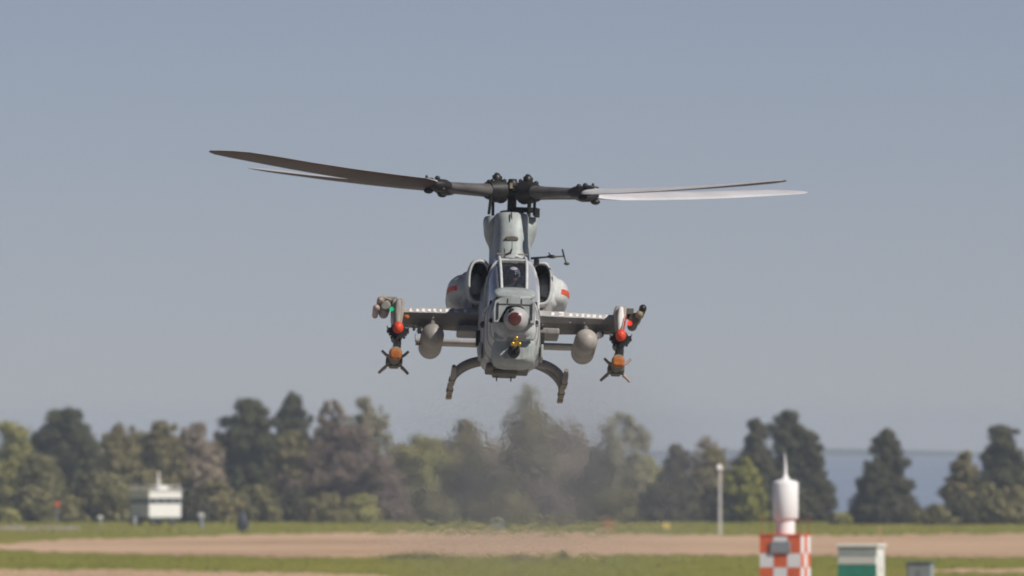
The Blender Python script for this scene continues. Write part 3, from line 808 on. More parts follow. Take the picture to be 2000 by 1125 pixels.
# pylon, mast fairing ----------------------------------------------
py_ = MB()
def vring(z, hw, y0, y1, e=3.0, n=32):
    out = []
    for k in range(n):
        a = 2 * PI * k / n; c, s = math.cos(a), math.sin(a)
        out.append((hw * math.copysign(abs(c) ** (2 / e), c), (y0 + y1) / 2 + (y1 - y0) / 2 * math.copysign(abs(s) ** (2 / e), s), z))
    return out
py_.loft([vring(0.45, 0.40, -0.80, 1.5), vring(0.72, 0.385, -0.86, 1.45), vring(0.80, 0.365, -0.86, 1.4), vring(1.0, 0.35, -0.74, 1.35), vring(1.3, 0.335, -0.62, 1.25), vring(1.52, 0.33, -0.52, 1.15), vring(1.66, 0.325, -0.46, 1.0), vring(1.70, 0.30, -0.40, 0.9)])
pyo = add('mast_pylon', py_, M['paint_light'])
fl = MB()
fl.loft([vring(0.80, 0.372, -0.05, 1.1, 4), vring(1.14, 0.372, -0.05, 1.1, 4), vring(1.20, 0.385, -0.06, 1.1, 4), vring(1.32, 0.445, -0.1, 1.1, 4.5), vring(1.42, 0.475, -0.1, 1.1, 5), vring(1.655, 0.50, -0.1, 1.1, 5), vring(1.67, 0.49, -0.08, 1.05, 5)])
add('pylon_shroud', fl, M['paint_light'])
v = MB()
v.loft([sellipse(y, 0.0, ZL(467, -0.66), w, h, 3.0, 20) for y, w, h in ((-0.50, 0.12, 0.045), (-0.69, 0.12, 0.045), (-0.695, 0.10, 0.03))])
add('vent', v, M['olive'])
v = MB(); v.tube([(-0.02, -0.49, 1.68), (-0.015, -0.53, 1.60), (-0.005, -0.57, 1.54)], [0.012, 0.014, 0.006], 8); add('drip_shield', v, M['rubber'])
v = MB(); v.tube([(-0.12, -0.98, 0.83), (-0.03, -0.97, 0.87), (0.0, -0.96, 0.95)], [0.02, 0.024, 0.014], 8); v.tube([(0.0, -0.96, 0.95), (0.0, -0.86, 1.12)], 0.006, 6); add('whip_antenna', v, M['rubber'])
for x in (-0.18, 0.20):
    v = MB(); v.box((x, -0.885, 0.86), (0.18, 0.02, 0.025)); add('latch_strip', v, M['paint_dark'])

# engines ------------------------------------------------------------
for s in (-1, 1):
    cx = s * 0.565
    b = MB()
    rs = [sellipse(-0.36, cx, 0.41, 0.200, 0.395, 2.7), sellipse(-0.30, cx, 0.41, 0.222, 0.418, 2.7), sellipse(-0.1, cx * 0.98, 0.40, 0.245, 0.432, 2.7), sellipse(0.4, cx * 0.96, 0.38, 0.28, 0.44, 2.6), sellipse(1.2, cx, 0.36, 0.28, 0.40, 2.5), sellipse(2.2, cx * 0.95, 0.34, 0.22, 0.30, 2.2)]
    b.loft(rs, cap0=False)
    b.loft([rs[0], sellipse(-0.375, cx, 0.41, 0.186, 0.378, 2.7), sellipse(-0.36, cx, 0.41, 0.168, 0.355, 2.7), sellipse(-0.30, cx, 0.41, 0.160, 0.345, 2.7)], cap0=False, cap1=False)
    eo = add('engine_cowl', b, M['paint'])
    b = MB(); b.loft([sellipse(-0.30, cx, 0.41, 0.161, 0.346, 2.7), sellipse(0.5, cx, 0.40, 0.11, 0.26, 2.6)], cap0=False); add('air_intake', b, M['black'], parent=eo)
    # exhaust suppressor bulging out beside the cowl
    b = MB()
    px_ = s * 0.83
    b.loft([sellipse(y, px_ - s * dx, 0.345 + dz, r, r * 1.02, 2.3) for y, dx, dz, r in ((-0.02, 0.10, -0.02, 0.08), (0.04, 0.08, -0.01, 0.17), (0.16, 0.05, 0, 0.232), (0.36, 0.02, 0, 0.272), (0.7, 0, 0, 0.29), (1.5, 0, 0, 0.29), (2.2, -0.02, 0.03, 0.26))])
    xo = add('exhaust_suppressor', b, M['paint'])
    b = MB()
    rr = [(0.062, 0.085, -0.01, 0.178), (0.16, 0.05, 0, 0.234), (0.36, 0.02, 0, 0.274), (0.7, 0, 0, 0.292), (0.8, 0, 0, 0.292)]
    strip = []
    for y, dx, dz, r in rr:
        row = []
        for q in np.linspace(-0.14, 0.09, 5):
            c, sn = math.cos(q * 0.317 / r), math.sin(q * 0.317 / r)
            row.append((px_ - s * dx + s * (abs(c) ** (2 / 2.3)) * (r + 0.004), y - 0.006, 0.345 + dz + (r + 0.004) * 1.02 * math.copysign(abs(sn) ** (2 / 2.3), sn)))
        strip.append(row)
    # continue the stripe across the front of the bulge
    front = [(px_ - s * 0.18, -0.012, 0.345 + z) for z in np.linspace(-0.05, 0.04, 5)]
    front = [(px_ - s * 0.11, -0.032, 0.345 + z) for z in np.linspace(-0.05, 0.035, 5)]
    b.loft([front] + strip, closed=False, cap0=False, cap1=False); add('red_stripe', b, M['stripe'], parent=xo)
    b = MB(); b.box((s * 0.775, -0.14, 0.345), (0.024, 0.10, 0.17)); add('drain_slot', b, M['black'], parent=eo)
    b = MB(); b.loft([sellipse(y, s * x, z, w, h, 2.4) for y, x, z, w, h in ((-0.08, 0.66, 0.32, 0.06, 0.10), (0.0, 0.68, 0.33, 0.16, 0.26), (0.2, 0.70, 0.34, 0.24, 0.33), (1.4, 0.70, 0.34, 0.24, 0.33), (1.9, 0.66, 0.34, 0.14, 0.2))]); add('cowl_fairing', b, M['paint'])
    # skirt between cowl and wing
    b = MB(); b.loft([sellipse(-0.2, s * 0.52, -0.02, 0.16, 0.16, 3), sellipse(0.0, s * 0.58, 0.0, 0.22, 0.24, 3), sellipse(1.4, s * 0.58, 0.02, 0.22, 0.24, 3), sellipse(1.8, s * 0.5, 0.05, 0.12, 0.14, 3)]); add('engine_skirt', b, M['paint_dark'])

# stub wings ------------------------------------------------------------
def airfoil(x, y0, c, th, zc):
    """drooped stub wing section with a creased leading edge; th: full depth"""
    sec = [(0.0, 0.16), (0.045, 0.33), (0.11, 0.46), (0.3, 0.52), (0.6, 0.40), (1.0, 0.06), (1.0, 0.0), (0.75, -0.30), (0.50, -0.50), (0.34, -0.55), (0.19, -0.42), (0.07, -0.12)]
    return [(x, y0 + u * c, zc + v * th) for u, v in sec]
patches = [(0.80, 0.05, 0.05, 1), (0.955, 0.085, 0.07, 1), (1.13, 0.055, 0.05, 1), (1.25, 0.035, 0.05, 2), (1.35, 0.05, 0.055, 1), (1.455, 0.05, 0.05, 2), (1.56, 0.055, 0.055, 1), (1.67, 0.045, 0.045, 1), (1.79, 0.06, 0.06, 0)]
for s in (-1, 1):
    b = MB()
    b.loft([airfoil(s * x, y0, c, th, zc) for x, y0, c, th, zc in ((0.45, -0.42, 1.35, 0.40, -0.255), (0.9, -0.38, 1.25, 0.375, -0.255), (1.4, -0.33, 1.15, 0.35, -0.25), (1.98, -0.27, 1.02, 0.32, -0.245))], smooth=False)
    for i_, f_ in enumerate(b.f):            # lower skin coloured darker to paint in its shade, lighter upper skin
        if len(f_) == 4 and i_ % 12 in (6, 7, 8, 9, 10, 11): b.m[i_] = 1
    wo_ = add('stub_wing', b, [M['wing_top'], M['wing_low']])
    b = MB()
    for q, (x, w, h, shp) in enumerate(patches):
        t = (x - 0.45) / 1.53
        y0, th, zc, c = -0.42 + 0.15 * t, 0.40 - 0.08 * t, -0.255 + 0.01 * t, 1.35 - 0.33 * t
        def sp(dx, hz):
            # point on the upper leading edge strip at a height hz (0..1 of the strip)
            if hz < 0.567: u, v_ = 0.045 * hz / 0.567, 0.16 + 0.17 * hz / 0.567
            else: u, v_ = 0.045 + 0.065 * (hz - 0.567) / 0.433, 0.33 + 0.13 * (hz - 0.567) / 0.433
            return (s * (x + dx), y0 + u * c - 0.006, zc + v_ * th + 0.005)
        w *= 1.1
        k = min(0.85, h / 0.085)
        if shp == 0 or shp == 4: pts = [sp(-w / 2, 0.1), sp(w / 2, 0.1), sp(w * 0.15, 0.1 + k), sp(-w * 0.15, 0.1 + k)]
        elif shp == 1: pts = [sp(-w / 2, 0.1), sp(w / 2, 0.12), sp(w / 2, 0.1 + k), sp(-w / 2 * 0.8, 0.1 + k)]
        elif shp == 2: pts = [sp(-w / 2, 0.1), sp(w / 2, 0.1 + k * 0.2), sp(w / 2, 0.1 + k * 0.9), sp(-w / 2, 0.1 + k)]
        else: pts = [sp(-w / 2, 0.0), sp(w / 2, 0.0), sp(w / 2 * 0.7, k), sp(-w / 2 * 0.7, k)]
        d_ = MB(); d_.add(pts, [(0, 1, 2, 3)], 0, False); add('white_mark', d_, M['white_patch'], parent=wo_)  # plain white patch on the upper leading edge strip
    for x in (1.12, 1.38):
        d_ = MB(); d_.lathe((s * x, -0.37, -0.29), [(0.05, 0.012), (-0.03, 0.012)], 'y', 8); add('fastener', d_, M['tank'], parent=wo_)
    # root fairing below the wing
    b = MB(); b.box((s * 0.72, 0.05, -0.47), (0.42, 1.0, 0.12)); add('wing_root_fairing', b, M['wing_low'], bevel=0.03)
    # inner pylon and fuel tank
    b = MB(); b.loft([sellipse(y, s * 1.40, -0.46, w, 0.11, 2.6, 16) for y, w in ((-0.55, 0.02), (-0.45, 0.06), (0.4, 0.06), (0.7, 0.02))]); add('wing_pylon', b, M['paint_dark'])
    b = MB()
    rt = 0.212
    prof = [(-0.215 * math.cos(a), rt * math.sin(a)) for a in np.linspace(0.02, PI / 2, 9)]
    prof = [(-1.0 + p, r) for p, r in prof] + [(0.80 + 0.215 * math.sin(a), rt * math.cos(a)) for a in np.linspace(0.0, PI / 2 - 0.02, 9)]
    b.lathe((s * 1.40, -0.05, -0.70), prof, 'y', 28); add('fuel_tank', b, M['tank'])
    b = MB(); b.box((s * 1.62, -0.15, -0.50), (0.07, 0.3, 0.10)); b.box((s * 1.72, -0.15, -0.465), (0.05, 0.2, 0.08)); add('cable_box', b, M['rubber'], bevel=0.01)
    if s < 0:
        b = MB(); b.tube([(-1.66, -0.2, -0.50), (-1.70, -0.25, -0.62), (-1.69, -0.25, -0.72), (-1.64, -0.25, -0.77)], 0.008, 6)
        b.box((-1.62, -0.25, -0.77), (0.10, 0.05, 0.035)); add('loose_cable', b, M['paint_dark'])
    else:
        b = MB(); b.ball((1.66, -0.32, -0.50), (0.065, 0.08, 0.065), 14, 8); add('landing_light', b, M['white'])
    # outboard weapon pylon
    xo_ = s * 2.03
    b = MB(); b.loft([[(xo_ - s * 0.0 + dx * k, dy, z) for dx, dy in ((-0.11, -0.55), (0.11, -0.55), (0.11, 0.75), (-0.11, 0.75))] for z, k in ((0.015, 0.85), (-0.02, 1.0), (-0.25, 0.95), (-0.5, 0.62))], smooth=False)
    add('weapon_pylon', b, M['tank'], bevel=0.03)
    b = MB(); b.loft([[(xo_ + dx * k, dy, z) for dx, dy in ((-0.055, -0.80), (0.055, -0.80), (0.055, 0.2), (-0.055, 0.2))] for z, k in ((-0.02, 0.7), (-0.2, 1.0), (-0.46, 0.7))], smooth=False)
    add('pylon_fairing', b, M['white'] if s > 0 else M['tank'], bevel=0.03)
    # upper store: red covered seeker in a scalloped dark collar
    zc = ZL(649, -1.1)
    b = MB(); b.lathe((xo_, -1.05, zc), [(1.5, 0.10), (0.1, 0.11), (0.0, 0.115), (-0.02, 0.09)], 'y', 20); mo = add('missile', b, M['rubber'])
    b = MB(); b.ball((xo_, -1.08, zc + 0.01), (0.098, 0.12, 0.115), 18, 12); add('seeker_cover', b, M['red'], parent=mo)
    b = MB()
    for k in range(11):
        a = PI * (0.98 + k * 0.104)
        b.box((xo_ + 0.155 * math.cos(a), -0.98, zc - 0.015 + 0.145 * math.sin(a)), (0.075 + 0.03 * (k % 2), 0.10, 0.04), Matrix.Rotation(-a, 3, 'Y'))
    b.lathe((xo_, -0.95, zc - 0.02), [(0.10, 0.15), (-0.05, 0.14), (-0.06, 0.1)], 'y', 22)
    add('seeker_collar', b, M['black'], parent=mo)
    for q in (-1, 1):
        b = MB(); b.tube([(xo_ + q * 0.13, -0.95, zc + 0.01), (xo_ + q * 0.19, -0.98, zc + 0.0), (xo_ + q * 0.20, -0.99, zc + 0.05)], 0.014, 6)
        b.tube([(xo_ + q * 0.17, -0.96, zc - 0.04), (xo_ + q * 0.205, -0.98, zc - 0.03)], 0.012, 6); add('collar_prong', b, M['paint_dark'], parent=mo)
    # hanger down to the lower store
    b = MB(); b.loft([sellipse(y, xo_ - s * 0.0, zc - 0.26, w, 0.17, 2.4, 14) for y, w in ((-1.0, 0.03), (-0.9, 0.07), (0.4, 0.07), (0.6, 0.02))]); add('launcher_rail', b, M['rubber'])
    # lower store
    zl = ZL(699, -0.9)
    xl = xo_ - s * 0.0 - 0.03
    b = MB(); b.lathe((xl, -0.9, zl), [(1.5, 0.09), (0.5, 0.11), (0.18, 0.115), (0.0, 0.116), (-0.02, 0.11)], 'y', 22); lo = add('guided_missile', b, M['olive'])
    b = MB(); b.lathe((xl, -0.9, zl + 0.0), [(-0.015, 0.122), (-0.10, 0.120), (-0.135, 0.108)], 'y', 22); add('nose_band', b, M['tan'], parent=lo)
    b = MB(); b.loft([sellipse(y, xl, zl - 0.022, w, h, 3.4, 20) for y, w, h in ((-0.95, 0.112, 0.094), (-1.045, 0.110, 0.090), (-1.065, 0.098, 0.078), (-1.07, 0.07, 0.05))]); add('nose_cap', b, M['orange'], parent=lo)
    for q in (-1, 1):
        b = MB(); b.tube([(xl + q * 0.10, -0.6, zl - 0.02), (xl + q * 0.17, -0.58, zl + 0.015), (xl + q * 0.245, -0.58, zl + 0.09)], [0.036, 0.032, 0.026], 6, sx=1.0); add('fin', b, M['brown'] if (q > 0) == (s > 0) else M['paint_dark'], parent=lo)
        b = MB(); b.tube([(xl + q * 0.14, 0.3, zl - 0.09), (xl + q * 0.21, 0.32, zl - 0.15), (xl + q * 0.27, 0.34, zl - 0.21)], [0.034, 0.03, 0.026], 6); add('fin', b, M['brown'] if (q > 0) == (s > 0) else M['paint_dark'], parent=lo)
    b = MB(); b.box((xl, 0.15, zl - 0.015), (0.30, 0.55, 0.13)); b.box((xl, 0.15, zl - 0.10), (0.17, 0.4, 0.04)); add('tail_box', b, M['olive'], bevel=0.012, parent=lo)
    # wing-tip rail with covered tubes
    if s < 0:
        b = MB(); b.lathe((-2.27, -0.55, ZL(606, -0.5)), [(1.2, 0.09), (0.1, 0.11), (0, 0.105), (-0.03, 0.07)], 'y', 18); b.box((-2.16, -0.1, ZL(598, -0.1)), (0.20, 0.8, 0.09)); ro = add('tip_launcher', b, M['paint_dark'])
        for x, z in ((-2.36, ZL(596, -0.7)), (-2.43, ZL(611, -0.7))):
            b = MB(); b.lathe((x, -0.7, z), [(1.1, 0.055), (0.02, 0.066), (-0.03, 0.060), (-0.07, 0.035), (-0.08, 0.0)], 'y', 16); add('covered_tube', b, M['brown'], parent=ro)
        b = MB(); b.tube([(-2.40, -0.6, ZL(592, -0.6)), (-2.30, -0.62, ZL(590, -0.6)), (-2.18, -0.5, ZL(594, -0.5))], 0.025, 8); add('tube_strap', b, M['tan'], parent=ro)
        b = MB(); b.ball((-2.15, -0.60, ZL(612, -0.6)), 0.042, 12, 8); add('navigation_light', b, M['lamp_green'])
    else:
        b = MB(); b.lathe((2.29, -0.55, ZL(622, -0.5) + 0.08), [(1.2, 0.09), (0.1, 0.10), (0, 0.095), (-0.03, 0.06)], 'y', 18); b.box((2.17, -0.1, ZL(608, -0.1) + 0.03), (0.20, 0.8, 0.10)); ro = add('tip_launcher', b, M['olive'])
        for x, z in ((2.37, ZL(616, -0.7) + 0.10), (2.43, ZL(604, -0.7) + 0.10)):
            b = MB(); b.lathe((x, -0.7, z), [(1.1, 0.055), (0.02, 0.07), (-0.03, 0.066), (-0.07, 0.04), (-0.08, 0.0)], 'y', 16); add('covered_tube', b, M['tan'] if x < 2.4 else M['rubber'], parent=ro)
        b = MB(); b.ball((2.20, -0.60, ZL(632, -0.6) + 0.08), 0.05, 12, 8); add('navigation_light', b, M['lamp_red'])
        b = MB(); b.tube([(2.12, -0.82, -0.20), (2.10, -0.84, -0.35), (2.06, -0.9, -0.50)], [0.02, 0.018, 0.012], 6); add('remove_before_flight_ribbon', b, M['red'])
b = MB(); b.ball((-1.87, -0.34, -0.29), (0.055, 0.04, 0.045), 12, 8); add('red_plug', b, M['orange'])

# skids ------------------------------------------------------------
for s in (-1, 1):
    skx = s * 1.02
    b = MB(); b.tube([(skx, -2.25, -1.41), (skx, -2.1, -1.48), (skx, -1.85, -1.52), (skx, -0.5, -1.52), (skx, 1.15, -1.52)], [0.038, 0.047, 0.05, 0.05, 0.046], 12); so = add('skid_tube', b, M['paint_dark'])
    for y in (-1.15, 0.35):
        b = MB(); b.box((skx, y, -1.573), (0.10, 0.6, 0.022)); add('skid_shoe', b, M['tan'], bevel=0.008, parent=so)
        b = MB(); b.lathe((skx, y, -1.52), [(-0.13, 0.066), (0.13, 0.066)], 'y', 12); add('skid_clamp', b, M['olive'], parent=so)
    b = MB(); b.box((skx, 0.9, -1.575), (0.11, 0.35, 0.06)); add('skid_weight', b, M['tan'], bevel=0.02, parent=so)
    for y, z0 in ((-1.15, -1.14), (0.35, -0.98)):
        pts = []
        for t in np.linspace(0, 1, 12):
            a = t * PI / 2
            pts.append((s * (0.42 + 0.60 * math.sin(a) ** 1.05), y, z0 - 0.40 * (1 - math.cos(a)) ** 1.0 + (0 if y < 0 else -0.10 * t)))
        b = MB(); b.tube(pts, [0.075] * 4 + [0.073, 0.071, 0.069, 0.066, 0.061, 0.055, 0.048, 0.042], 12, sx=1.15); add('cross_tube', b, M['paint_dark'])

# tail ------------------------------------------------------------
b = MB()
b.loft([[(x, y, 0.03 + z) for y, z in ((5.35, 0), (5.45, 0.045), (5.9, 0.03), (6.15, 0), (5.9, -0.03), (5.45, -0.045))] for x in (-1.55, -0.8, 0.0, 0.8, 1.55)])
add('stabilizer', b, M['tank'])
b = MB()
b.loft([[(0.05 * q * w, y, z) for y, q in ((y0, 0), (y0 + 0.25 * c, 1), (y0 + c, 0.1), (y0 + 0.25 * c, -1))] for z, y0, c, w in ((-0.15, 8.1, 1.0, 1.3), (0.3, 8.4, 0.9, 1.1), (1.25, 9.05, 0.65, 0.9))])
add('tail_fin', b, M['paint'])
b = MB(); b.lathe((0.22, 8.9, 1.0), [(-0.2, 0.10), (0.08, 0.09), (0.12, 0.04)], 'x', 16); tro = add('tail_rotor_hub', b, M['hub'])
for k in range(4):
    a = PI / 4 + k * PI / 2
    d = Vector((0, math.cos(a), math.sin(a))); e = Vector((0.25, -math.sin(a), math.cos(a)))
    c0 = Vector((0.28, 8.9, 1.0))
    b = MB(); b.loft([[c0 + d * r + e * w + Vector((t, 0, 0)) for w, t in ((-0.12, 0), (0, 0.015), (0.12, 0), (0, -0.015))] for r in (0.2, 0.7, 1.2)]); add('tail_rotor_blade', b, M['blade_low'], parent=tro)

# air data probe on the right of the cowl ---------------------------
b = MB(); b.tube([(0.36, -0.55, 0.84), (0.62, -0.56, 0.87), (0.96, -0.56, 0.90)], [0.022, 0.016, 0.013], 8); pr = add('air_data_boom', b, M['olive'])
b = MB(); b.ball((0.74, -0.56, 0.885), (0.09, 0.05, 0.035), 12, 8); b.tube([(0.73, -0.56, 0.90), (0.68, -0.56, 0.955)], 0.012, 6); add('boom_swivel', b, M['olive'], parent=pr)
b = MB(); b.tube([(0.93, -0.56, 1.03), (0.965, -0.56, 0.90), (1.01, -0.56, 0.78)], [0.014, 0.018, 0.014], 8); add('probe_vane', b, M['rubber'], parent=pr)
b = MB(); b.ball((1.02, -0.56, 0.765), (0.055, 0.05, 0.03), 12, 8); add('probe_tip', b, M['olive'], parent=pr)
b = MB(); b.lathe((0.47, -0.45, 0.80), [(-0.06, 0.05), (0.04, 0.05), (0.05, 0.02)], 'z', 12); add('boom_mount', b, M['paint_dark'])

# main rotor -----------------------------------------------------------
HC = Vector((0.0, 0.0, 2.13))
b = MB(); b.lathe((0, 0, 0), [(1.45, 0.10), (1.75, 0.085), (2.36, 0.08)], 'z', 18); add('rotor_mast', b, M['hub'])
b = MB(); b.lathe((0, 0, 0), [(1.66, 0.20), (1.70, 0.22), (1.76, 0.22), (1.78, 0.12)], 'z', 22); b.box((0.26, -0.1, 1.79), (0.42, 0.14, 0.085)); b.box((0.46, -0.12, 1.74), (0.10, 0.14, 0.16)); add('swashplate', b, M['hub'], bevel=0.012)
b = MB()
b.lathe((HC.x, HC.y, HC.z), [(-0.12, 0.10), (-0.10, 0.20), (-0.02, 0.22), (0.05, 0.21), (0.09, 0.14), (0.16, 0.10), (0.19, 0.09)], 'z', 20)
hubo = add('rotor_hub', b, M['hub'])
b = MB(); b.box((0.06, -0.22, HC.z + 0.02), (0.12, 0.06, 0.06)); b.box((-0.03, -0.22, HC.z + 0.08), (0.05, 0.05, 0.10)); add('hub_fitting', b, M['tan'], parent=hubo)
azs = [(180 + 41.4, 14.5, 0.0083), (180 + 41.4 + 90, 9.0, 0.0070), (41.4, 12.0, 0.0083), (41.4 + 90, 8.5, 0.0070)]
SX, SY = -0.014, 0.1167          # disc plane: dz/dx, dz/dy in the body frame
for az, pitch, dzh in azs:
    a = R(az)
    d = Vector((math.cos(a), math.sin(a), 0))
    c = Vector((-math.sin(a), math.cos(a), 0))       # towards the leading edge (turns counter-clockwise from above)
    def pt(r, w=0.0, t=0.0, th=0.0):
        base = HC + d * r
        z = SX * d.x * r + SY * d.y * r + dzh * r * r * (1 - 0.016 * r)
        up = Vector((0, 0, 1))
        cz = c * math.cos(th) + up * math.sin(th)
        nz_ = up * math.cos(th) - c * math.sin(th)
        slope = Vector((0, 0, (SX * c.x + SY * c.y) * w))
        return base + Vector((0, 0, z)) + cz * w + nz_ * t + slope
    # elastomeric bearing housing and upper damper
    b = MB(); p = pt(0.42); b.ball(p, (0.185, 0.185, 0.205), 18, 12)
    b.tube([pt(0.30), pt(0.62)], [0.22, 0.16], 16); ao = add('yoke_arm', b, M['hub'])
    b = MB(); b.lathe(pt(0.40, 0, 0.20), [(0, 0.075), (0.07, 0.085), (0.10, 0.05), (0.13, 0.03)], 'z', 14); b.ball(pt(0.56, 0.07, 0.17), 0.045, 10, 6); b.ball(pt(0.3, -0.08, 0.2), 0.04, 10, 6); add('lead_lag_damper', b, M['hub'], parent=ao)
    # grip
    b = MB()
    b.loft([[pt(r, wv * math.cos(q), tv * math.sin(q), R(pitch) * 0.8) for q in np.linspace(0, 2 * PI, 19)[:-1]] for r, wv, tv in ((0.45, 0.15, 0.135), (0.6, 0.15, 0.125), (0.9, 0.14, 0.105), (1.5, 0.125, 0.085), (1.86, 0.12, 0.075), (1.95, 0.10, 0.05))])
    go = add('blade_grip', b, M['grip'])
    b = MB()
    b.loft([[pt(r, wv * math.cos(q), tv * math.sin(q), R(pitch) * 0.8) for q in np.linspace(0, 2 * PI, 15)[:-1]] for r, wv, tv in ((1.62, 0.13, 0.09), (1.74, 0.19, 0.12), (1.92, 0.20, 0.115), (2.08, 0.15, 0.06))])
    for q in (-0.1, 0.06):
        b.ball(pt(1.9, q, 0.12, R(pitch)), (0.05, 0.05, 0.045), 10, 6)
    b.ball(pt(2.1, -0.02, 0.10, R(pitch)), (0.13, 0.05, 0.03), 10, 6); b.ball(pt(2.0, -0.12, -0.09, R(pitch)), (0.09, 0.06, 0.055), 12, 8)
    b.ball(pt(1.84, 0.1, -0.10, R(pitch)), (0.05, 0.05, 0.04), 10, 6); b.ball(pt(2.14, 0.03, 0.135, R(pitch)), (0.025, 0.025, 0.03), 8, 6)
    add('blade_cuff', b, M['rubber'], parent=go)
    # pitch link
    if math.sin(a) < 0:
        sgn = 1 if d.x > 0 else -1
        b = MB(); p1 = pt(0.50, 0.18 if sgn < 0 else -0.18, -0.12); p0 = Vector((sgn * 0.415 - 0.01, p1.y * 0.7, 1.66))
        p1 = Vector((sgn * 0.40, p1.y, HC.z - 0.16)) if True else p1
        b.tube([p0, p1, p1 + Vector((0, 0, 0.12))], [0.028, 0.028, 0.04], 8)
        if sgn > 0: b.tube([p0 + Vector((-0.12, 0.02, 0.02)), p1 + Vector((-0.11, 0, 0.02))], 0.018, 8)
        add('pitch_link', b, M['hub'])
    else:
        sgn = 1 if d.x > 0 else -1
        b = MB(); b.tube([(sgn * 0.33, 0.33, 1.62), (sgn * 0.34, 0.36, HC.z - 0.05)], 0.028, 8); add('pitch_link', b, M['hub'])
    # blade: upper grey skin, lower dark skin
    b = MB()
    up_r, lo_r = [], []
    stn = [(1.95, 0.14, 0.08), (2.15, 0.24, 0.05), (2.45, 0.315, 0.042), (3.2, 0.318, 0.04), (4.2, 0.318, 0.038), (5.2, 0.318, 0.036), (6.2, 0.318, 0.033), (6.75, 0.30, 0.028), (7.05, 0.235, 0.02), (7.25, 0.13, 0.012), (7.32, 0.05, 0.006)]
    for r, hwid, th_ in stn:
        tw = R(pitch + 2.0 - (r - 2) / 5.3 * 7.5)
        sweep = -0.0 if r < 6.6 else -(r - 6.6) * 0.20
        xs_ = np.linspace(-1, 1, 13)
        thk = lambda x: th_ * math.sqrt(max(0.0, 1 - x ** 2)) * (1.0 if x < 0 else 1.15)
        up_r.append([pt(r, sweep + x * hwid, thk(x), tw) for x in xs_])
        lo_r.append([pt(r, sweep + x * hwid, -thk(x) * 0.7, tw) for x in xs_])
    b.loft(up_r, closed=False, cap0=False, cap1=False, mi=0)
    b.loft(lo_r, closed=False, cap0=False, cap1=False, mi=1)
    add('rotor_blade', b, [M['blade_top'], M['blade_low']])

# crew -------------------------------------------------------------------
def crew(label, y, z, scale=1.0):
    root = thing('person', label, 'person')
    root.parent = None
    me = bpy.data.meshes.new('body')
    V = [((0, 0, 0), 0.14), ((0, -0.02, 0.22), 0.15), ((0, -0.03, 0.42), 0.16), ((0, -0.04, 0.53), 0.062), ((0, -0.07, 0.62), 0.085), ((0, -0.07, 0.72), 0.085)]
    E = [(0, 1), (1, 2), (2, 3), (3, 4), (4, 5)]
    for s in (-1, 1):
        o = len(V)
        V += [((s * 0.18, -0.03, 0.43), 0.068), ((s * 0.23, -0.12, 0.20), 0.05), ((s * 0.17, -0.36, 0.16), 0.036), ((s * 0.16, -0.42, 0.165), 0.026)]
        E += [(2, o), (o, o + 1), (o + 1, o + 2), (o + 2, o + 3)]
        for k in range(5):
            ax = (k - 2) * 0.018
            p = (s * (0.16 + ax), -0.47 + abs(k - 2) * 0.008, 0.165 - 0.004 * k) if k < 4 else (s * 0.12, -0.44, 0.175)
            q = (p[0] - (s * 0.0), p[1] - 0.035, p[2] - 0.03)
            n0 = len(V); V += [(p, 0.0095), (q, 0.008)]; E += [(o + 3, n0), (n0, n0 + 1)]
        o = len(V)
        V += [((s * 0.09, -0.05, -0.01), 0.095), ((s * 0.13, -0.42, 0.02), 0.068), ((s * 0.13, -0.55, -0.22), 0.045), ((s * 0.13, -0.64, -0.24), 0.04)]
        E += [(0, o), (o, o + 1), (o + 1, o + 2), (o + 2, o + 3)]
    me.from_pydata([p for p, _ in V], E, [])
    me.materials.append(M['suit'])
    body = bpy.data.objects.new('body', me); COL.objects.link(body); body.parent = root
    sk = body.modifiers.new('skin', 'SKIN')
    me.skin_vertices[0].data.foreach_set('radius', [r for _, r in V for _ in (0, 1)])
    me.skin_vertices[0].data[0].use_root = True
    sb_ = body.modifiers.new('sub', 'SUBSURF'); sb_.levels = 1; sb_.render_levels = 1
    b = MB(); b.ball((0, -0.085, 0.66), (0.078, 0.095, 0.115), 16, 12); b.ball((0, -0.185, 0.65), (0.016, 0.02, 0.025), 8, 6)
    b.build('face', M['skin'], root)
    b = MB(); b.ball((0, -0.05, 0.71), (0.125, 0.145, 0.125), 20, 14); b.ball((-0.105, -0.05, 0.64), (0.035, 0.06, 0.07), 10, 8); b.ball((0.105, -0.05, 0.64), (0.035, 0.06, 0.07), 10, 8); h = b.build('helmet', M['helmet'], root)
    b = MB(); b.ball((0, -0.115, 0.675), (0.102, 0.10, 0.065), 18, 10); b.build('visor', M['visor'], h)
    root.location = heli.matrix_basis @ Vector((0, y, z))
    root.rotation_euler = heli.rotation_euler
    return root
crew('front crew member in a pale helmet low behind the windscreen', -2.42, -0.42)
crew('rear crew member in a pale helmet high under the canopy top', -1.14, -0.11)

# ------------------------------------------------------------------ beacon shelter (checkered) and neighbours
M['chk_or'] = mat('orange_check_paint', (0.66, 0.115, 0.030), 0.5, vary=0.12, scale=2)
M['chk_wh'] = mat('white_check_paint', (0.76, 0.74, 0.71), 0.5, vary=0.05, scale=2)
M['post_red'] = mat('dull_red_post', (0.30, 0.045, 0.03), 0.6)
M['radome'] = mat('radome_white', (0.85, 0.82, 0.80), 0.45, vary=0.04, scale=1.5)
M['greybox'] = mat('grey_box', (0.25, 0.26, 0.27), 0.5, vary=0.1, scale=2)
M['green'] = mat('teal_green_paint', (0.012, 0.20, 0.135), 0.5, vary=0.15, scale=1.5)
M['slate'] = mat('slate_grey_metal', (0.12, 0.145, 0.145), 0.5, vary=0.15, scale=2)
M['pale_slate'] = mat('pale_cabinet_metal', (0.30, 0.32, 0.32), 0.5, vary=0.1, scale=2)

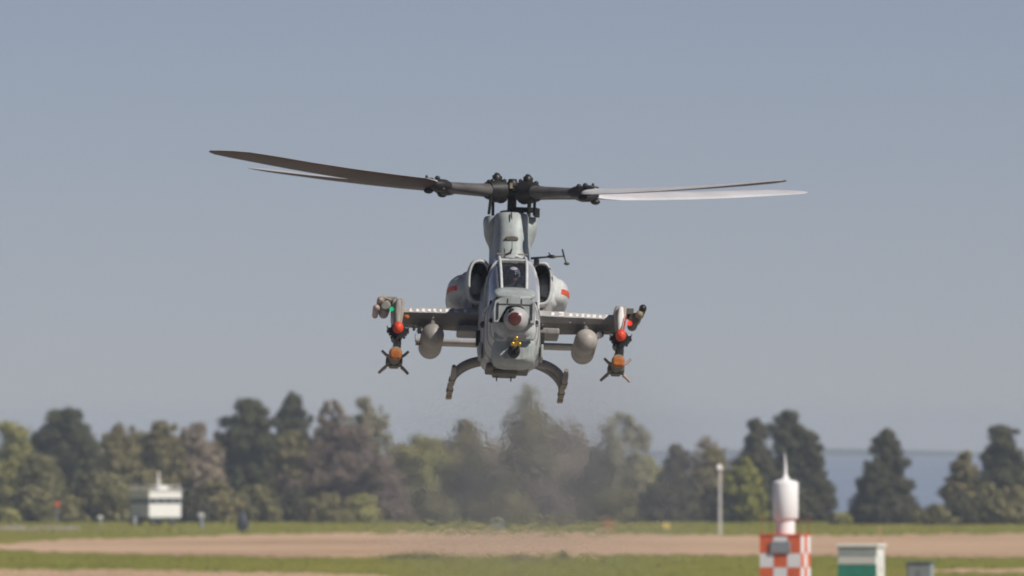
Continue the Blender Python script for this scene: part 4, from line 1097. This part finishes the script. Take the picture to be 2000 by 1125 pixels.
d = 950.0; u = MR * d
YAW = R(-14.0)
W = 82.5 * u
ctr_px = 1534
zt = gz(1044, d)
bea = thing('beacon_shelter', 'orange and white checkered equipment shelter carrying a white beacon drum', 'shelter', (gpos(ctr_px, d), d + 1.2, 0), (0, 0, YAW))
b = MB(); b.box((0, 0, (zt - 0.05) / 2), (W - 0.08, W - 0.08, zt - 0.05)); b.build('body', M['chk_wh'], bea)
b = MB(); b.box((0, 0, zt - 0.02), (W + 0.10, W + 0.10, 0.10)); b.build('roof_rim', M['chk_or'], bea, bevel=0.02)
sq = W / 3; rows = int(zt / 1.02); rh = zt / 4.3
for face in range(2):
    for r_ in range(6):
        for c_ in range(3):
            z1 = zt - 0.075 - (0 if r_ == 0 else 0.98 + (r_ - 1) * 0.78); z0 = max(0.0, z1 - (0.98 if r_ == 0 else 0.78) + 0.012)
            if z1 <= 0.05: continue
            orange = (r_ + c_) % 2 == 0 if face == 0 else (r_ + c_) % 2 == 1
            cx = -W / 2 + sq * (c_ + 0.5)
            b = MB()
            if face == 0: b.box((cx, -W / 2 + 0.015, (z0 + z1) / 2), (sq - 0.012, 0.05, z1 - z0))
            else: b.box((W / 2 - 0.015, cx, (z0 + z1) / 2), (0.05, sq - 0.012, z1 - z0))
            b.build('panel', M['chk_or'] if orange else M['chk_wh'], bea)
b = MB(); b.box((0.02, -W / 2 - 0.06, zt - 0.075 - 0.62), (1.15, 0.14, 0.64)); hb_ = b.build('junction_box', M['greybox'], bea, bevel=0.03)
for sx in (-1, 1):
    for sy in (-1, 1):
        b = MB(); b.tube([(sx * W * 0.46, sy * W * 0.46, zt), (sx * W * 0.46, sy * W * 0.46, zt + 0.72)], 0.017, 6); b.lathe((sx * W * 0.46, sy * W * 0.46, zt + 0.72), [(0, 0.03), (0.08, 0.05), (0.15, 0.045), (0.18, 0.0)], 'z', 10); b.build('obstruction_light_post', M['post_red'], bea)
b = MB()
zz = lambda p: gz(p, d)
b.lathe((0.02, 0, 0), [(zt, 18.5 * u), (zz(1022), 18.5 * u), (zz(1016), 18 * u)], 'z', 28)
b.build('beacon_neck', M['radome'], bea)
b = MB()
b.lathe((0.02, 0, 0), [(zz(1017), 17 * u), (zz(1013), 24 * u), (zz(1011.5), 25.3 * u), (zz(944), 25.3 * u), (zz(942), 24.6 * u), (zz(939.5), 20 * u), (zz(937), 10 * u), (zz(933), 6 * u), (zz(927), 3.7 * u)], 'z', 36)
b.build('beacon_drum', M['radome'], bea)
b = MB(); b.tube([(0.02, 0, zz(928)), (0.02, 0, zz(910)), (0.0, 0, zz(897)), (-0.02, 0, zz(884))], [0.105, 0.075, 0.045, 0.02], 10); b.build('lightning_spike', M['radome'], bea)
b = MB(); b.box((0, 0, 0.05), (W + 1.0, W + 1.0, 0.1)); tag(b.build('slab', M['path']), kind='structure').matrix_world = Matrix.Translation((gpos(ctr_px, d), d + 1.2, 0)) @ Matrix.Rotation(YAW, 4, 'Z')

# green shelter
d = 1150.0; u = MR * d
W = 78 * u; Wd = 2.5
zt = gz(1064, d)
gs = thing('equipment_shelter', 'small white shelter with a teal green front, right of the checkered beacon', 'shelter', (gpos(1683, d), d + 1.2, 0), (0, 0, YAW))
b = MB(); b.box((0, 0, zt / 2), (W - 0.06, Wd - 0.06, zt - 0.1)); b.build('body', M['white'], gs)
b = MB(); b.box((0, 0, zt - 0.05), (W + 0.22, Wd + 0.22, 0.2)); b.build('roof', M['white'], gs, bevel=0.03)
zf = gz(1102, d)
b = MB(); b.box((0, -Wd / 2, zf / 2), (W - 0.02, 0.06, zf)); b.build('green_panel', M['green'], gs)
zg = gz(1087, d)
b = MB(); b.box((0, -Wd / 2, (zg + zt - 0.16) / 2), (W - 0.02, 0.05, zt - 0.16 - zg)); b.build('grey_panel', M['pale_slate'], gs)
for i in range(14):
    x = -W / 2 + 0.12 + i * (W - 0.24) / 13
    b = MB(); b.box((x, -Wd / 2 - 0.03, (zg + zf) / 2 - 0.01), (0.125, 0.06, zg - zf - 0.05)); b.build('louvre_slat', M['white'], gs)
b = MB(); b.box((W / 2 + 0.02, 0.1, 1.15), (0.06, 0.9, 1.9)); dr = b.build('door', M['white'], gs)
b = MB(); b.box((W / 2 + 0.07, -0.25, 1.1), (0.06, 0.05, 0.2)); b.build('handle', M['slate'], dr)

# grey cabinet
d = 1180.0; u = MR * d
zt = gz(1098, d); W = 46 * u
gc = thing('electrical_cabinet', 'low slate grey electrical cabinet at the bottom right of the view', 'cabinet', (gpos(1798, d), d + 0.8, 0), (0, 0, YAW))
b = MB(); b.box((0, 0, zt / 2), (W, 1.4, zt - 0.08)); b.build('housing', M['slate'], gc, bevel=0.02)
b = MB(); b.box((0, 0, zt - 0.02), (W + 0.14, 1.54, 0.10)); b.build('lid', M['slate'], gc, bevel=0.02)
for x in (-0.26, 0.26):
    b = MB(); b.box((x * W * 0.92, -0.71, zt * 0.45), (W * 0.42, 0.04, zt * 0.72)); dd = b.build('door', M['greybox'], gc, bevel=0.01)
    b = MB(); b.box((x * W * 0.3, -0.745, zt * 0.45), (0.04, 0.04, 0.2)); b.build('handle', M['slate'], dd)
b = MB(); b.box((W / 2 + 0.01, 0, zt * 0.45), (0.05, 1.1, zt * 0.8)); b.build('side_panel', M['pale_slate'], gc)

# white lamp mast
d = 1754.0; u = MR * d
lm = thing('lamp_mast', 'slim white mast with a hooded lamp in front of the dark cedar clump', 'mast', (gpos(1406, d), d, 0), (0, 0, 0.3))
zt = gz(916, d)
for sx, sy in ((-1, -1), (1, -1), (0, 1)):
    b = MB(); b.tube([(sx * 0.11, sy * 0.10, 0), (sx * 0.08, sy * 0.07, zt)], [0.045, 0.038], 7); b.build('leg', M['white'], lm)
b = MB()
for i in range(13):
    z0, z1 = zt * i / 13, zt * (i + 1) / 13
    q = 1 - 0.3 * i / 13
    b.tube([(-0.11 * q, -0.10 * q, z0), (0.11 * q, -0.10 * q, z1)], 0.03, 5); b.tube([(0.11 * q, -0.10 * q, z0), (0, 0.10 * q, z1)], 0.03, 5); b.tube([(0, 0.10 * q, z0), (-0.11 * q, -0.10 * q, z1)], 0.03, 5)
b.build('lattice', M['white'], lm)
b = MB(); b.box((-0.10, -0.1, zt + 0.22), (0.66, 0.6, 0.46), taper=0.5); b.build('lamp_head', M['white'], lm, bevel=0.05)

# white control cab, left
d = 1960.0; u = MR * d
cc = thing('control_cab', 'white runway control cab with a dark window band and a roof mast', 'control cab', (gpos(304, d), d, 0), (0, 0, R(-55)))
W = 3.9; D = 4.4; z0 = gz(1010, d); zw0 = gz(984, d); zw1 = gz(973, d); zt = gz(958, d)
M['cabwin'] = mat('cab_window_glass', (0.03, 0.045, 0.05), 0.15, vary=0.3, spec=0.6)
b = MB(); b.box((0, 0, (z0 + zw0) / 2), (W, D, zw0 - z0)); b.build('wall', M['white'], cc, bevel=0.03)
b = MB(); b.box((0, 0, (zw1 + zt) / 2), (W + 0.12, D + 0.12, zt - zw1)); rf = b.build('roof', M['white'], cc, bevel=0.03)
b = MB(); b.box((0, 0, zt + 0.06), (W + 0.5, D + 0.5, 0.12)); b.build('eave', M['white'], rf)
b = MB(); b.box((0, 0, (zw0 + zw1) / 2), (W - 0.3, D - 0.3, zw1 - zw0 - 0.02)); b.build('cab_core', M['interior'], cc)
for i in range(3):
    x = -W / 2 + W / 3 * (i + 0.5)
    b = MB(); b.box((x, -D / 2 + 0.08, (zw0 + zw1) / 2), (W / 3 - 0.14, 0.04, zw1 - zw0 - 0.02)); b.build('window', M['cabwin'], cc)
for i in range(4):
    y = -D / 2 + D / 4 * (i + 0.5)
    b = MB(); b.box((W / 2 - 0.08, y, (zw0 + zw1) / 2), (0.04, D / 4 - 0.14, zw1 - zw0 - 0.02)); b.build('window', M['cabwin'], cc)
    b = MB(); b.box((-W / 2 + 0.08, y, (zw0 + zw1) / 2), (0.04, D / 4 - 0.14, zw1 - zw0 - 0.02)); b.build('window', M['cabwin'], cc)
for i in range(4):
    x = -W / 2 + 0.05 + (W - 0.1) / 3 * i
    b = MB(); b.box((x, -D / 2 + 0.05, (zw0 + zw1) / 2), (0.12, 0.1, zw1 - zw0)); b.build('mullion', M['pale_slate'], cc)
for i in range(1, 5):
    y = -D / 2 + 0.05 + (D - 0.1) / 4 * i
    b = MB(); b.box((W / 2 - 0.05, y, (zw0 + zw1) / 2), (0.1, 0.12, zw1 - zw0)); b.build('mullion', M['pale_slate'], cc)
b = MB(); b.box((0, 0, z0 - 0.1), (W * 0.96, D * 0.96, 0.2)); b.build('chassis', M['slate'], cc)
for sx in (-1, 1):
    for sy in (-1, 1):
        b = MB(); b.lathe((sx * W * 0.36 - 0.13, sy * D * 0.30, 0.45), [(0, 0.40), (0.03, 0.45), (0.23, 0.45), (0.26, 0.40)], 'x', 18); w_ = b.build('wheel', M['rubber'], cc)
        b = MB(); b.lathe((sx * W * 0.36 - 0.16, sy * D * 0.30, 0.45), [(0, 0.2), (0.32, 0.2)], 'x', 12); b.build('rim', M['pale_slate'], w_)
b = MB(); b.box((-0.3, -D / 2 - 0.5, 0.55), (1.0, 0.9, 0.9)); b.build('generator_box', M['greybox'], cc, bevel=0.04)
b = MB(); b.tube([(0.3, 0.2, zt), (0.3, 0.2, gz(940, d)), (0.27, 0.2, gz(922, d))], [0.26, 0.15, 0.08], 8); b.tube([(-0.4, 0.2, zt + 0.4), (1.0, 0.2, zt + 0.4)], 0.10, 6); b.build('roof_mast', M['white'], cc)
for i in range(5):
    y = -D / 2 + 0.1 + i * (D - 0.2) / 4
    b = MB(); b.tube([(W / 2 - 0.1, y, zt + 0.1), (W / 2 - 0.1, y, zt + 0.55)], 0.05, 6); b.build('railing_post', M['white'], cc)
for i in range(4):
    x = -W / 2 + 0.1 + i * (W - 0.2) / 3
    b = MB(); b.tube([(x, -D / 2 + 0.1, zt + 0.1), (x, -D / 2 + 0.1, zt + 0.55)], 0.05, 6); b.build('railing_post', M['white'], cc)
b = MB(); b.tube([(-W / 2 + 0.1, -D / 2 + 0.1, zt + 0.55), (W / 2 - 0.1, -D / 2 + 0.1, zt + 0.55), (W / 2 - 0.1, D / 2 - 0.1, zt + 0.55)], 0.05, 6); b.build('railing', M['white'], cc)
b = MB(); b.box((0.3, 0.5, zt + 0.3), (1.2, 1.3, 0.5)); b.build('roof_box', M['white'], cc, bevel=0.05)
b = MB(); b.tube([(W / 2, D / 2 - 0.2, zt), (W / 2 + 0.35, D / 2 + 0.1, zt + 0.15)], 0.09, 6); b.build('roof_light', M['pale_slate'], cc)

# small things on the far grass
def post(name, label, cat, px, base, top, w, m, head=None, group=None):
    d = gdist(base); u = MR * d
    r = thing(name, label, cat, (gpos(px, d), d, 0), (0, 0, 0), group)
    h = (base - top) * u
    b = MB(); b.tube([(0, 0, 0), (0, 0, h)], [w * u / 2, w * u * 0.45], 8); b.build('pole', m, r)
    if head:
        hm_, hw_, hh_ = head
        b = MB(); b.box((0, -0.02, h), (hw_ * u, 0.2, hh_ * u)); b.build('board', hm_, r, bevel=0.03)
    return r
M['yellow_sign'] = mat('yellow_sign', (0.72, 0.52, 0.14), 0.5, vary=0.08)
M['orange_sign'] = mat('faded_orange', (0.55, 0.20, 0.09), 0.6, vary=0.1)
M['rusty'] = mat('yellowish_stake', (0.48, 0.33, 0.15), 0.7)
M['navy'] = mat('dark_tarpaulin', (0.022, 0.026, 0.038), 0.6, vary=0.4, scale=3)
post('marker_post', 'pale stubby marker post right of the control cab', 'marker post', 393, 1031, 1006, 9, M['greybox'], (M['white'], 11, 8))
post('marker_post', 'tiny pale marker post left of the control cab', 'marker post', 196, 1024, 1010, 5, M['pale_slate'], (M['white'], 9, 6))
post('marker_pole', 'thin pole with a small red board at the far left', 'marker', 112, 1022, 985, 3, M['greybox'], (M['chk_or'], 9, 9))
post('marker_board', 'blurry white marker board on the far grass below the helicopter', 'marker board', 975, 1035, 1022, 5, M['pale_slate'], (M['pale_slate'], 13, 14))
post('marker_board', 'small orange marker board right of the white one on the far grass', 'marker board', 1188, 1036, 1026, 4, M['pale_slate'], (M['orange_sign'], 13, 14))
post('yellow_sign', 'small pale yellow airfield sign left of the white lamp mast', 'sign', 1301, 1037, 1027, 4, M['pale_slate'], (M['yellow_sign'], 14, 11))
post('stake', 'thin yellowish stake beside the runway above the green shelter', 'stake', 1719, 1062, 1032, 2.6, M['rusty'], (M['rusty'], 6, 4))
d = gdist(1037); u = MR * d
dk = thing('covered_equipment', 'dark tarpaulin covered equipment standing on the grass below the tall pine', 'equipment', (gpos(474, d), d, 0), (0, 0, 0.4))
b = MB()
b.loft([vring(z * u, w * u, -w * u * 0.8, w * u * 0.8, 2.3, 16) for z, w in ((0, 6), (6, 10.5), (14, 12), (22, 10), (29, 6.5), (36, 4.0), (42, 1.2))])
b.build('tarpaulin', M['navy'], dk)
b = MB()
for k in range(5):
    a = k * 1.256
    b.tube([(9 * u * math.cos(a), 7 * u * math.sin(a), 0), (10.5 * u * math.cos(a), 8.5 * u * math.sin(a), 8 * u), (6.5 * u * math.cos(a), 5.2 * u * math.sin(a), 29 * u)], 0.07, 5)
b.build('lashing', M['slate'], dk)

# earth heaps by the runway edge
M['earth'] = mat('brown_earth', (0.11, 0.075, 0.045), 0.95, vary=0.35, scale=2.0)
M['turf'] = mat('dark_turf', (0.052, 0.046, 0.020), 0.95, vary=0.4, scale=1.5)
def heap(name, label, cat, px, py, hw, h, m, seed):
    d = gdist(py); u = MR * d
    g = random.Random(seed)
    r = thing(name, label, cat, (gpos(px, d), d, 0))
    b = MB(); W_ = hw * u; N = 40; Mr = 7
    rows = []
    ph = [g.uniform(0, 6) for _ in range(6)]
    for j in range(Mr + 1):
        t = j / Mr
        row = []
        for k in range(N):
            a = 2 * PI * k / N
            rr = (1 - t) * (1 + 0.15 * math.sin(3 * a + ph[0]) + 0.08 * math.sin(7 * a + ph[1]))
            hh = h * u * (t ** 0.7) * (0.75 + 0.25 * math.sin(4 * math.cos(a) * (1 - t) * 4 + ph[2])) + g.uniform(-.05, .05) * (0 < t < 1)
            row.append((rr * W_ * math.cos(a), rr * 2.6 * math.sin(a), hh - 0.03))
        rows.append(row)
    b.loft(rows, cap0=False); b.build('mound', m, r)
    n = int(hw * 7)
    v = np.empty((n * 3, 3)); gg = np.random.default_rng(seed)
    x = gg.normal(0, 0.42, n) * W_; y = gg.normal(0, 0.8, n); zb = np.clip(h * u * (1 - np.abs(x) / W_) * 0.75, 0, None); hh = gg.uniform(0.05, 0.22, n) + 0.02
    v[0::3] = np.stack([x - hh * .7, y, zb], 1); v[1::3] = np.stack([x + hh * .7, y, zb], 1); v[2::3] = np.stack([x + gg.uniform(-.2, .2, n), y, zb + hh], 1)
    o = tri_mesh('tuft', v, M['tuft'], 3); o.parent = r; o['kind'] = 'stuff'
heap('turf_bank', 'long low dark turf bank along the runway edge left of the middle', 'turf bank', 818, 1090, 86, 9, M['turf'], 5)
heap('earth_heap', 'small brown earth heap on the runway edge below the helicopter', 'earth heap', 1103, 1090, 15, 15, M['earth'], 6)
heap('earth_heap', 'broad pale brown earth heap just left of the small dark one', 'earth heap', 1020, 1093, 36, 10, M['earth'], 7)
